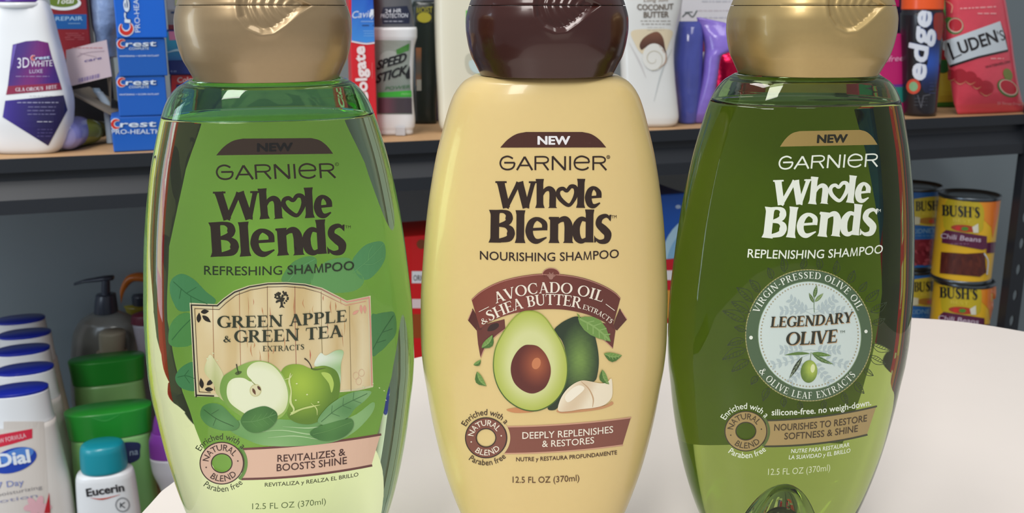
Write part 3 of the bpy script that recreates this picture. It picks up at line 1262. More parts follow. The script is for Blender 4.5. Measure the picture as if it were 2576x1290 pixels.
def mint(a):
    g1, v1 = (62, 124, 74), (40, 98, 52)
    P = lambda pts, tf, c=g1: a.poly(pts, c, 0, True, tf=tf)
    P([(1060, 1250), (1100, 1150), (1180, 1075), (1290, 1045), (1345, 1075), (1330, 1160), (1290, 1270), (1180, 1290)], ZA, (78, 138, 74))
    P([(1300, 1280), (1330, 1170), (1440, 1080), (1600, 1060), (1660, 1140), (1730, 1240), (1640, 1330), (1400, 1340)], ZA, (92, 152, 84))
    P([(1630, 1100), (1680, 1010), (1760, 945), (1880, 930), (1903, 1040), (1860, 1140), (1770, 1230), (1690, 1220)], ZA, (78, 142, 88))
    for p in ([(1640, 1180), (1780, 1060), (1890, 940)], [(1110, 1250), (1210, 1140), (1330, 1070)], [(1720, 1110), (1800, 1110), (1880, 1060)], [(1760, 1080), (1770, 1010), (1800, 960)]):
        a.line(p, 1.6, (96, 160, 100), 1, tf=ZA)
    P([(100, 110), (108, 50), (160, 18), (225, 45), (290, 110), (345, 160), (300, 200), (215, 215), (150, 215), (118, 170)], ZB)
    a.line([(118, 60), (200, 130), (300, 180)], 1.6, v1, 1, tf=ZB)
    a.line([(160, 95), (150, 150)], 1.2, v1, 1, tf=ZB); a.line([(210, 138), (215, 190)], 1.2, v1, 1, tf=ZB); a.line([(190, 120), (240, 90)], 1.2, v1, 1, tf=ZB)
    P([(92, 350), (105, 285), (150, 235), (208, 230), (218, 300), (218, 390), (150, 408), (100, 395)], ZB, (70, 130, 64))
    a.line([(110, 370), (160, 310), (210, 260)], 1.4, v1, 1, tf=ZB)
    P([(130, 560), (165, 512), (225, 488), (232, 560), (238, 638), (175, 632), (138, 602)], ZB)
    a.line([(140, 568), (185, 560), (232, 575)], 1.5, v1, 1, tf=ZB); a.line([(175, 562), (200, 530)], 1.1, v1, 1, tf=ZB); a.line([(180, 564), (205, 600)], 1.1, v1, 1, tf=ZB)
    P([(1170, 250), (1200, 232), (1250, 222), (1296, 228), (1304, 330), (1262, 390), (1215, 435), (1174, 445)], ZB, (66, 128, 70))
    a.line([(1180, 420), (1230, 330), (1290, 240)], 1.6, v1, 1, tf=ZB); a.line([(1200, 385), (1250, 370)], 1.1, v1, 1, tf=ZB); a.line([(1230, 330), (1285, 310)], 1.1, v1, 1, tf=ZB)


part(tL, 'mint_leaf_print', bL, mint)


def sign(a):
    out = [(205, 172), (350, 180), (385, 148), (440, 108), (520, 80), (620, 64), (720, 62), (820, 70), (910, 92), (980, 128), (1042, 160), (1168, 134), (1182, 620), (1100, 640), (700, 672), (500, 676), (232, 670)]
    a.poly(out, (216, 210, 172), 1, tf=ZB)
    inn = [(226, 192), (362, 200), (396, 164), (450, 124), (530, 96), (625, 80), (720, 78), (815, 86), (900, 108), (968, 144), (1040, 178), (1152, 152), (1166, 612), (1090, 630), (700, 664), (500, 668), (250, 652)]

    def wood(x, y):
        bx = (x - 380) * 2.1147
        by = (y - 680) * 2.1147
        t = .5 + .5 * math.sin(bx * .045 + .8 * math.sin(by * .011) + 2 * math.sin(bx * .012))
        t2 = .5 + .5 * math.sin(bx * .021 + by * .006)
        return mixc((206, 182, 128), (228, 216, 176), .55 * t + .45 * t2)
    a.poly(inn, wood, 2, tf=ZB)
    # plank joints and streaks
    for x, c in ((328, (150, 96, 60)), (470, (168, 112, 74)), (618, (120, 84, 52)), (765, (150, 70, 56)), (905, (120, 104, 60)), (1055, (130, 112, 72))):
        y0 = 190 if x < 340 or x > 1040 else 112 if x in (470, 905) else 84
        a.line([(x, y0), (x + 2, 300), (x + 6, 480), (x + 9, 640)], 1.3, c, 3, tf=ZB)
    rnd = random.Random(3)
    for i in range(34):
        x = rnd.uniform(345, 1040)
        y = rnd.uniform(130, 460)
        c = rnd.choice([(196, 140, 92), (186, 128, 84), (200, 160, 104), (190, 110, 84)])
        L = rnd.uniform(25, 110)
        a.line([(x, y), (x + rnd.uniform(-5, 5), y + L * .5), (x + rnd.uniform(-4, 8), y + L)], [.2, rnd.uniform(1.2, 3.4), .2], c, 3, tf=ZB)
    # frame lines, dark on the left and fading to rose on the right
    fr = lambda x, y: (30, 24, 18) if x < 790 else mixc((130, 96, 80), (222, 150, 134), (x - 790) / 90)
    a.line([(240, 672), (233, 560), (226, 420), (214, 184)], 3.4, fr, 4, False, tf=ZB)
    a.line([(214, 184), (352, 188), (388, 156), (444, 116), (524, 88), (622, 72), (720, 70), (818, 78), (906, 100), (976, 136), (1042, 168), (1160, 144)], 3.0, fr, 4, False, tf=ZB)
    a.line([(1160, 144), (1168, 300), (1175, 610)], 2.6, fr, 4, False, tf=ZB)
    a.line([(240, 664), (335, 668)], 3.4, fr, 4, False, tf=ZB)
    a.line([(256, 646), (250, 560), (242, 420), (232, 203)], 1.3, fr, 4, False, tf=ZB)
    a.line([(232, 203), (362, 208), (398, 174), (452, 132), (530, 104), (625, 88), (720, 86), (812, 94), (895, 116), (962, 150), (1036, 186), (1142, 164)], 1.3, fr, 4, False, tf=ZB)
    a.line([(256, 646), (318, 650)], 1.3, fr, 4, False, tf=ZB)
    # corner leaves
    for x0, y0, x1, y1 in ((252, 278, 256, 224), (264, 222, 308, 216), (272, 240, 318, 276)):
        leaf(a, x0, y0, x1, y1, 24, (32, 28, 18), 4, ZB, None, 0)
    for x0, y0, x1, y1 in ((272, 628, 264, 572), (296, 610, 336, 578), (286, 632, 332, 634)):
        leaf(a, x0, y0, x1, y1, 24, (32, 28, 18), 4, ZB, None, 0)
    for x0, y0, x1, y1 in ((1072, 234, 1106, 212), (1116, 182, 1120, 232), (1136, 184, 1138, 230)):
        leaf(a, x0, y0, x1, y1, 16, (222, 160, 140), 4, ZB, None, 0)
    for cx_, cy_ in ((1090, 560), (1120, 545), (1105, 590)):
        a.ring(*ZB(cx_, cy_), 7, 9, .8, (218, 178, 150), 4, 20)
    # tree
    for i in range(46):
        r = 36 * math.sqrt(rnd.random())
        t = rnd.uniform(0, 6.28)
        a.ell(*ZB(694 + r * 1.05 * math.cos(t), 145 + r * .92 * math.sin(t)), 2.9, 2.5, (34, 34, 20), 4, 8, t)
    a.poly([(688, 150), (700, 150), (701, 185), (712, 200), (695, 195), (682, 201), (689, 184)], (34, 34, 20), 4, tf=ZB)


part(tL, 'wooden_sign_print', bL, sign)
part(tL, 'title_lettering', bL, lambda a: (
    a.text('GREEN APPLE', ZB(352, 304), ZB(700, 298), ZB(1040, 272), 62 / 2.1147, (34, 46, 26), 6, serif=True, bold=1.12, gap=.02),
    a.text('GREEN TEA', ZB(442, 382), ZB(730, 376), ZB(1020, 352), 64 / 2.1147, (34, 46, 26), 6, serif=True, bold=1.12, gap=.02),
    a.text('&', ZB(384, 382), None, ZB(424, 381), 34 / 2.1147, (34, 46, 26), 6, serif=True, bold=1.1),
    a.text('EXTRACTS', ZB(594, 430), ZB(704, 428), ZB(814, 420), 28 / 2.1147, (50, 58, 36), 6, serif=True, gap=.04)), lift=12e-5)


def apples(a):
    # water and splashes
    a.poly([(420, 850), (450, 800), (640, 790), (860, 800), (1060, 780), (1180, 700), (1175, 760), (1080, 860), (960, 915), (760, 935), (600, 930), (510, 900)], lambda x, y: mixc((98, 156, 84), (140, 188, 122), .5 + .3 * math.sin(x * .03) + .2 * math.sin(y * .05 + x * .02)), 2, True, tf=ZB)
    for p in ([(560, 860), (700, 850), (860, 872), (1000, 850)], [(620, 890), (760, 880), (900, 900)], [(700, 830), (840, 838), (960, 820)]):
        a.line(p, [.5, 3, 1], (176, 212, 158), 3, tf=ZB)
    a.poly([(868, 505), (900, 440), (930, 452), (985, 425), (1024, 432), (1010, 500), (1008, 600), (985, 640), (960, 590), (930, 520)], lambda x, y: mixc((226, 238, 222), (150, 192, 130), (x - 790) / 90 + .25 * math.sin(y * .11)), 4, True, tf=ZB)
    a.poly([(285, 540), (296, 480), (316, 448), (348, 490), (386, 560), (378, 620), (400, 700), (350, 660), (330, 600)], lambda x, y: mixc((222, 222, 178), (176, 186, 122), (y - 880) / 120 + .2 * math.sin(x * .2)), 4, True, tf=ZB)
    for x, y, r in ((300, 470, 3), (330, 440, 2.5), (352, 478, 2), (1130, 620, 3), (1240, 640, 2), (1250, 690, 2), (1180, 600, 2), (1215, 625, 2)):
        a.ell(*ZB(x, y), r, r * .6, (214, 226, 180), 5, 10, .4)
    # whole apple
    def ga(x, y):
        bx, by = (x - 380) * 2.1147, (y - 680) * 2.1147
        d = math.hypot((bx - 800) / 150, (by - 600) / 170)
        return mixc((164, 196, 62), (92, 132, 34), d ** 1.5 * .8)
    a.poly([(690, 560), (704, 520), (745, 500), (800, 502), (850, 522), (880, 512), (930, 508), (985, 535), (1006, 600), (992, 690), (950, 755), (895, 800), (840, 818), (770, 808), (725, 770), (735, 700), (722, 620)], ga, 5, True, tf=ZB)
    a.poly([(850, 520), (885, 522), (930, 518), (890, 530), (862, 530)], (84, 112, 32), 6, True, tf=ZB)
    a.line([(856, 524), (846, 500), (832, 480), (816, 468)], [2.2, 2.6, 3.6], (52, 44, 24), 7, tf=ZB)
    a.poly([(905, 545), (950, 550), (972, 600), (960, 650), (945, 600)], (178, 208, 96), 6, True, tf=ZB)
    # halved apple
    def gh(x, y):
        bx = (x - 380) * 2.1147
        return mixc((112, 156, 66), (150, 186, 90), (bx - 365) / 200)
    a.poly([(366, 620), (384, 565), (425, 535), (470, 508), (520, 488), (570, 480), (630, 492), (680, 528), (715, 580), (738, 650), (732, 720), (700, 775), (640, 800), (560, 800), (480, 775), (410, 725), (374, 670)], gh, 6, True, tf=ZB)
    def gf(x, y):
        bx, by = (x - 380) * 2.1147, (y - 680) * 2.1147
        return mixc((232, 240, 206), (206, 220, 160), max(0, (math.hypot((bx - 560) / 190, (by - 640) / 165) - .7) * 2.4))
    a.poly([(402, 650), (410, 600), (440, 574), (490, 572), (525, 590), (536, 585), (512, 556), (514, 520), (545, 492), (590, 486), (645, 505), (692, 555), (722, 620), (728, 690), (706, 750), (650, 782), (590, 790), (520, 772), (450, 730), (415, 695)], gf, 7, True, tf=ZB)
    a.line([(520, 575), (548, 602), (566, 622)], [1, 2.4, 3], (150, 160, 90), 8, tf=ZB)
    a.ell(*ZB(556, 638), 15, 16, (206, 206, 150), 8, 20, .3)
    a.ell(*ZB(556, 638), 12.5, 14, (222, 218, 176), 9, 20, .3)
    leaf(a, 540, 626, 556, 662, 15, (98, 62, 36), 10, ZB, None, 0)
    leaf(a, 566, 614, 584, 640, 14, (84, 52, 34), 10, ZB, None, 0)
    a.poly([(446, 548), (462, 536), (482, 538), (474, 550), (458, 556)], (70, 92, 36), 8, True, tf=ZB)
    a.line([(466, 548), (458, 522), (454, 498)], [2, 2, 2.8], (34, 40, 24), 9, tf=ZB)
    # splash in front of the whole apple
    a.line([(742, 545), (735, 590), (745, 640), (742, 700), (760, 740), (740, 770)], [1.5, 5, 3, 6, 4, 2], (208, 222, 150), 8, tf=ZB)
    a.line([(710, 580), (738, 572), (752, 552)], [1, 3.4, 1], (208, 222, 150), 8, tf=ZB)
    a.line([(745, 762), (800, 738), (850, 725), (900, 715)], [7, 4, 5, 1], (196, 214, 130), 8, tf=ZB)
    a.line([(850, 705), (880, 735), (884, 770)], [1, 3, 1], (196, 214, 130), 8, tf=ZB)
    for x, y in ((770, 690), (830, 660), (775, 602), (890, 700)):
        a.ell(*ZB(x, y), 2.4, 2, (214, 226, 160), 8, 9)


part(tL, 'apple_print', bL, apples, INK, 9., 12., lift=8e-5)


def mint2(a):
    V = (40, 84, 38)
    gr = lambda c1, c2: (lambda x, y: mixc(c1, c2, .5 + .3 * math.sin(x * .07) + .25 * math.sin(y * .09)))
    a.poly([(262, 760), (276, 722), (320, 706), (372, 716), (420, 760), (468, 812), (450, 846), (380, 852), (310, 830), (272, 795)], gr((66, 122, 62), (92, 148, 86)), 10, True, tf=ZB)
    a.line([(280, 740), (350, 790), (440, 830)], 1.4, V, 11, tf=ZB)
    a.line([(320, 765), (360, 740)], 1, V, 11, tf=ZB); a.line([(345, 788), (330, 826)], 1, V, 11, tf=ZB)
    a.poly([(476, 800), (500, 758), (545, 735), (600, 722), (640, 734), (668, 756), (670, 790), (640, 832), (590, 858), (540, 862), (500, 842)], gr((52, 106, 46), (76, 134, 62)), 11, True, tf=ZB)
    a.line([(486, 806), (560, 800), (664, 764)], 1.6, (98, 152, 84), 12, tf=ZB)
    for t in (.25, .42, .6, .78):
        x = 486 + 178 * t
        y = 806 - 34 * t * t - 4 * t
        a.line([(x, y), (x + 26, y - 34)], 1.1, (92, 146, 78), 12, tf=ZB)
        a.line([(x, y), (x + 34, y + 30)], 1.1, (92, 146, 78), 12, tf=ZB)
    a.poly([(886, 800), (930, 735), (985, 690), (1050, 655), (1115, 640), (1172, 645), (1140, 690), (1085, 735), (1050, 780), (985, 810), (930, 825)], gr((88, 144, 84), (128, 176, 116)), 10, True, tf=ZB)
    a.line([(905, 805), (1000, 730), (1150, 655)], 1.5, (60, 112, 60), 11, tf=ZB)
    for x, y in ((960, 760), (1020, 720), (1075, 690)):
        a.line([(x, y), (x + 4, y - 42)], 1.1, (60, 112, 60), 11, tf=ZB); a.line([(x, y), (x + 44, y + 16)], 1.1, (60, 112, 60), 11, tf=ZB)
    a.poly([(845, 868), (890, 832), (950, 812), (1010, 796), (1062, 790), (1078, 812), (1066, 850), (1020, 888), (950, 906), (890, 900)], gr((58, 114, 52), (80, 138, 66)), 11, True, tf=ZB)
    a.line([(862, 872), (950, 850), (1068, 806)], 1.4, (96, 150, 80), 12, tf=ZB)


part(tL, 'mint_leaf_print', bL, mint2, INK, 9., 12.)


def banner(a, tf, tl, tm, tr, br, bm_, bl, fill, edge, ew, edge_b=None):
    q = lambda p0, pm, p1, u: (p0[0] * 2 * (u - .5) * (u - 1) + pm[0] * 4 * u * (1 - u) + p1[0] * 2 * u * (u - .5),
                               p0[1] * 2 * (u - .5) * (u - 1) + pm[1] * 4 * u * (1 - u) + p1[1] * 2 * u * (u - .5))
    us = [i / 12 for i in range(13)]
    top = [q(tl, tm, tr, u) for u in us]
    bot = [q(bl, bm_, br, u) for u in us]
    N = len(us)
    V = [tf(*p) for p in top] + [tf(*p) for p in bot]
    a.add(V, [(i, i + 1, N + i + 1, N + i) for i in range(N - 1)], fill, 1)
    a.line([tf(*p) for p in top], ew, edge, 2, False)
    a.line([tf(*p) for p in bot], ew, edge_b or edge, 2, False)


part(tL, 'benefit_banner', bL, lambda a: (
    banner(a, ZB, (482, 950), (850, 924), (1220, 873), (1172, 1038), (830, 1090), (484, 1110), (226, 190, 166), (104, 58, 56), 5.6),
    gap_arc(a, *ZB(376, 1025), 61, 58, 8, (104, 150, 70)),
    a.text('REVITALIZES &', ZB(672, 1018), ZB(850, 1006), ZB(1034, 982), 36 / 2.1147, (70, 38, 34), 3, w=.008),
    a.text('BOOSTS SHINE', ZB(668, 1068), ZB(855, 1052), ZB(1042, 1028), 37 / 2.1147, (70, 38, 34), 3, w=.008),
    a.text('REVITALIZA y REALZA EL BRILLO', ZB(605, 1150), ZB(860, 1131), ZB(1103, 1094), 20 / 2.1147, (54, 62, 30), 3, w=.012),
    a.text('12.5 FL OZ (370ml)', ZB(538, 1270), ZB(735, 1262), ZB(930, 1242), 31 / 2.1147, (84, 104, 56), 3)))
part(tL, 'round_seal', bL, lambda a: seal(a, *ZB(376, 1025), 56, 53, (214, 180, 158), (52, 30, 26), (64, 40, 34), (40, 54, 22)), INK, lift=4.4e-4)

# ---- cream bottle
BR = (44, 26, 16)
part(tM, 'new_badge', bM, lambda a: badge(a, ZC, (640, 229), (1500, 228), (850, 103), (1305, 103), (84, 48, 38)), print_mat('badge_print', .22, .5, .25))
part(tM, 'brand_lettering', bM, lambda a: (
    a.text('NEW', ZC(945, 203), None, ZC(1206, 203), 64 / 3.2254, (238, 238, 240), 3, w=.016, fat=.9),
    brand(a, WM, BR),
    a.text('TM', ZC(1542, 804), None, ZC(1584, 802), 7.5, BR, 1),
    a.ring(*ZC(1517, 306), 3.8, 3.8, 1.4, BR, 1, 20), a.ell(*ZC(1517, 306), 1.6, 1.6, BR, 1, 8),
    a.text('NOURISHING SHAMPOO', ZC(475, 1136), ZC(1040, 1150), ZC(1603, 1122), 68 / 3.2254, BR, 1, w=.008)))


def ribbon_m(a):
    c1, c2, hl = (112, 52, 42), (86, 40, 34), (206, 150, 132)
    # tails behind
    a.poly([(238, 296), (264, 236), (300, 300), (312, 345), (286, 352)], c2, 1, tf=ZD)
    a.poly([(1060, 292), (1022, 236), (1000, 290), (985, 338), (1008, 350)], c2, 1, tf=ZD)
    a.line([(240, 297), (262, 244)], 1.6, hl, 2, False, tf=ZD)
    a.line([(1058, 293), (1028, 246)], 1.6, hl, 2, False, tf=ZD)
    a.poly([(284, 335), (360, 310), (428, 292), (432, 340), (388, 372), (346, 412), (322, 448), (305, 492), (292, 420)], (104, 50, 42), 1, tf=ZD)
    a.poly([(340, 352), (356, 322), (392, 312), (398, 330), (372, 350)], (48, 22, 20), 2, True, tf=ZD)
    a.line([(306, 490), (324, 446), (352, 408), (392, 372), (432, 342)], 1.6, hl, 2, tf=ZD)
    a.poly([(860, 300), (990, 320), (1000, 350), (986, 444), (950, 408), (900, 370), (868, 352)], (104, 50, 42), 1, tf=ZD)
    a.line([(984, 440), (950, 408), (902, 372)], 1.6, hl, 2, tf=ZD)
    top = [(258, 190), (300, 152), (370, 112), (450, 84), (540, 66), (622, 58), (712, 60), (800, 72), (880, 94), (950, 124), (1000, 155), (1026, 182)]
    bot = [(302, 340), (350, 308), (420, 278), (500, 256), (590, 243), (680, 240), (760, 246), (850, 266), (920, 294), (984, 334)]

    def shade(x, y):
        d = math.sin((x - 1130) * .012)
        return mixc((98, 44, 36), (128, 62, 50), .5 + .5 * d)
    T2 = catmull(top, False, 5)
    B2 = catmull(bot, False, 5)
    n = 46
    f = lambda P, u: tuple(np.array([np.interp(u, np.linspace(0, 1, len(P)), [p[i] for p in P]) for i in (0, 1)]))
    V = [ZD(*f(T2, i / n)) for i in range(n + 1)] + [ZD(*f(B2, i / n)) for i in range(n + 1)]
    a.add(V, [(i, i + 1, n + 2 + i, n + 1 + i) for i in range(n)], shade, 3)
    a.line([tuple(f(T2, i / 20) + np.array([0, 5])) for i in range(21)], 1.3, hl, 4, tf=ZD)
    a.ell(*ZD(668, 62), 46 / 2.05, 34 / 2.05, (112, 52, 42), 3, 30)
    a.line([ZD(668 + 44 * math.cos(t), 62 + 32 * math.sin(t)) for t in [math.pi * (1 + i / 14) for i in range(15)]], 1.2, hl, 4)
    # nut emblem
    for i, (dx, dy) in enumerate(((-16, -4), (-6, -12), (8, -12), (18, -4), (0, 2))):
        leaf(a, 668, 76, 668 + dx * 1.5, 70 + dy * 1.8, 12, (150, 104, 92), 5, ZD, None, 0)
    a.ell(*ZD(668, 74), 6, 7, (160, 116, 104), 6, 14)


part(tM, 'arched_ribbon_print', bM, ribbon_m, lift=9e-5)
CRM = (240, 232, 216)
part(tM, 'title_lettering', bM, lambda a: (
    a.text('AVOCADO OIL', ZD(384, 212), ZD(657, 157), ZD(930, 204), 56 / 2.05, CRM, 6, serif=True, rot=True, gap=.03),
    a.text('SHEA BUTTER', ZD(354, 304), ZD(585, 224), ZD(822, 238), 56 / 2.05, CRM, 6, serif=True, rot=True, gap=.0),
    a.text('&', ZD(314, 322), None, ZD(344, 306), 30 / 2.05, CRM, 6, serif=True, rot=True),
    a.text('EXTRACTS', ZD(830, 240), ZD(905, 268), ZD(974, 316), 25 / 2.05, CRM, 6, serif=True, rot=True, gap=.04),
    a.line([(296, 254), (348, 228)], 1.6, CRM, 6, False, tf=ZD),
    a.line([(950, 214), (996, 248)], 1.6, CRM, 6, False, tf=ZD)), lift=13e-5)


def avocado(a):
    a.poly([(438, 758), (500, 748), (580, 762), (560, 772), (480, 774)], (206, 142, 92), 1, True, tf=ZD)
    a.poly([(700, 762), (800, 752), (940, 738), (980, 716), (985, 732), (920, 756), (800, 772), (720, 776)], (204, 150, 104), 1, True, tf=ZD)

    def dk(x, y):
        X, Y = (x - 1060) * 2.0476, (y - 660) * 2.0476
        d = math.hypot((X - 815) / 95, (Y - 500) / 190)
        s_ = .12 * math.sin(X * .9 + 3 * math.sin(Y * .35)) * math.sin(Y * .8)
        return mixc((118, 152, 72), (30, 52, 30), min(1, d ** 1.3 * .9 + s_ * .4))
    a.poly([(684, 352), (712, 318), (755, 292), (800, 278), (845, 294), (882, 345), (904, 420), (914, 500), (908, 570), (890, 612), (820, 625), (762, 662), (720, 720), (690, 758), (650, 752), (690, 690), (735, 600), (745, 480), (722, 400)], dk, 4, True, tf=ZD)

    def fl(x, y):
        X, Y = (x - 1060) * 2.0476, (y - 660) * 2.0476
        d = math.hypot((X - 562) / 180, (Y - (530 if Y > 530 else 530)) / (232 if Y > 530 else 275))
        return mixc((214, 220, 156), (178, 192, 84), max(0, (d - .62) * 2.6))
    egg = [(555, 250), (600, 258), (640, 288), (680, 345), (722, 415), (747, 490), (752, 570), (738, 640), (702, 700), (655, 740), (600, 762), (545, 762), (490, 742), (435, 700), (395, 640), (374, 570), (372, 500), (386, 430), (422, 360), (468, 296), (510, 260)]
    a.poly(egg, fl, 5, True, tf=ZD)
    a.line(egg, 2.8, lambda x, y: mixc((150, 168, 60), (64, 96, 34), ((y - 660) * 2.0476 - 300) / 350), 6, closed=True, tf=ZD)

    def pit(x, y):
        X, Y = (x - 1060) * 2.0476, (y - 660) * 2.0476
        d = math.hypot((X - 596) / 100, (Y - 525) / 125)
        return mixc((186, 104, 62), (92, 32, 24), d ** .9)
    a.poly([(555, 424), (600, 432), (640, 472), (664, 530), (664, 585), (640, 640), (600, 668), (560, 674), (515, 655), (478, 618), (461, 565), (466, 510), (492, 460), (525, 430)], pit, 7, True, tf=ZD)
    a.ell(*ZD(592, 520), 11, 15, (204, 128, 84), 8, 16, .3)

    def nut(x, y):
        X, Y = (x - 1060) * 2.0476, (y - 660) * 2.0476
        return mixc((240, 230, 204), (206, 178, 140), max(0, math.sin(X * .022 + Y * .013)) * .55)
    a.poly([(706, 764), (712, 715), (740, 665), (780, 628), (825, 608), (870, 612), (920, 622), (955, 618), (978, 598), (984, 640), (980, 695), (945, 732), (890, 748), (820, 756), (760, 766)], nut, 8, True, tf=ZD)
    a.line([(822, 612), (862, 650), (885, 700), (882, 745)], [1, 2.6, 3.4, 1], (198, 164, 124), 9, tf=ZD)
    a.poly([(740, 690), (775, 650), (815, 632), (840, 650), (800, 690), (755, 720)], (246, 240, 220), 9, True, tf=ZD)
    lg_, ld, lv = (112, 152, 72), (70, 112, 44), (136, 172, 96)
    leaf(a, 806, 286, 976, 408, 92, lg_, 8, ZD, lv, -.06)
    leaf(a, 815, 290, 800, 262, 10, (120, 150, 60), 8, ZD)
    for x0, y0, x1, y1, wd in ((310, 440, 366, 372, 40), (268, 528, 306, 500, 20), (286, 562, 336, 636, 34), (940, 470, 1034, 478, 40), (932, 552, 968, 628, 34)):
        leaf(a, x0, y0, x1, y1, wd, lg_, 8, ZD, lv, .12)
        leaf(a, x0, y0, x1, y1, wd * .55, ld, 9, ZD, None, .3)


part(tM, 'avocado_print', bM, avocado, INK, 8., 10., lift=8e-5)
part(tM, 'benefit_banner', bM, lambda a: (
    banner(a, ZD, (430, 846), (760, 832), (1079, 799), (1036, 940), (740, 972), (432, 984), (132, 76, 62), (206, 158, 130), 3.4),
    gap_arc(a, *ZD(333, 903), 57.5, 55, 7, (218, 196, 140)),
    a.text('DEEPLY REPLENISHES', ZD(520, 908), ZD(755, 898), ZD(988, 876), 34 / 2.05, CRM, 3, w=.008),
    a.text('& RESTORES', ZD(622, 950), ZD(755, 944), ZD(890, 931), 33 / 2.05, CRM, 3, w=.008),
    a.text('NUTRE y RESTAURA PROFUNDAMENTE', ZD(488, 1024), ZD(750, 1014), ZD(1008, 988), 20 / 2.05, (70, 42, 24), 3, w=.012),
    a.text('12.5 FL OZ (370ml)', ZD(470, 1134), ZD(640, 1134), ZD(814, 1124), 31 / 2.05, (92, 62, 34), 3, w=.004)))
part(tM, 'round_seal', bM, lambda a: seal(a, *ZD(333, 903), 53, 51, (126, 72, 58), (44, 24, 18), CRM, (60, 38, 22)), lift=1.6e-4)

# ---- olive bottle
WH = (226, 234, 222)
part(tR, 'new_badge', bR, lambda a: badge(a, ZE, (910, 222), (1702, 206), (1070, 96), (1560, 86), (176, 150, 88)), print_mat('gold_foil_print', .35, .2, .5))
part(tR, 'brand_lettering', bR, lambda a: (
    a.text('NEW', ZE(1212, 190), None, ZE(1455, 186), 62 / 3.2258, (30, 30, 16), 3, w=.016, shear=.08, fat=.9),
    brand(a, WR, WH),
    a.text('TM', ZE(1688, 756), None, ZE(1728, 752), 7.5, WH, 1),
    a.text('REPLENISHING SHAMPOO', ZE(645, 1120), ZE(1200, 1128), ZE(1742, 1085), 68 / 3.2258, WH, 1, w=.009, shear=.1)))


def wreath(a):
    ink = (38, 54, 24)
    cx_, cy_ = 683, 430
    spec = [(168, 1.0, 130, 46), (160, .98, 112, 44), (176, .98, 60, 30), (150, 1.0, 118, 42), (140, 1.0, 90, 36), (124, 1.02, 70, 30), (112, 1.02, 96, 34), (96, 1.0, 70, 30), (80, 1.0, 78, 30), (66, 1.0, 84, 32), (52, 1.0, 80, 34), (40, 1.02, 70, 30), (30, 1.02, 96, 38), (20, 1.02, 100, 36), (10, 1.0, 70, 30),
            (-8, 1.0, 96, 36), (-18, 1.0, 90, 36), (-30, 1.0, 60, 28), (-44, 1.0, 84, 34), (-58, 1.0, 76, 30), (-76, 1.0, 60, 26), (-98, 1.0, 56, 26), (-112, 1.0, 60, 28), (-128, 1.0, 84, 32), (-142, 1.0, 60, 28), (-158, 1.0, 110, 40), (-168, 1.0, 130, 44), (-176, 1.0, 90, 34)]
    for ang, rr, L, wd in spec:
        t = math.radians(ang)
        rx, ry = 312 * rr, 324 * rr
        p0 = (cx_ + rx * math.cos(t), cy_ - ry * math.sin(t))
        t2 = t + (.30 if ang > 0 and ang < 90 else -.30 if 90 <= ang else .3 if ang < -90 else -.25)
        p1 = (p0[0] + L * math.cos(t2), p0[1] - L * math.sin(t2) * .8)
        outline_leaf(a, p0[0], p0[1], p1[0], p1[1], wd, ink, 1.6, 1, ZF)


part(tR, 'leaf_wreath_print', bR, wreath)


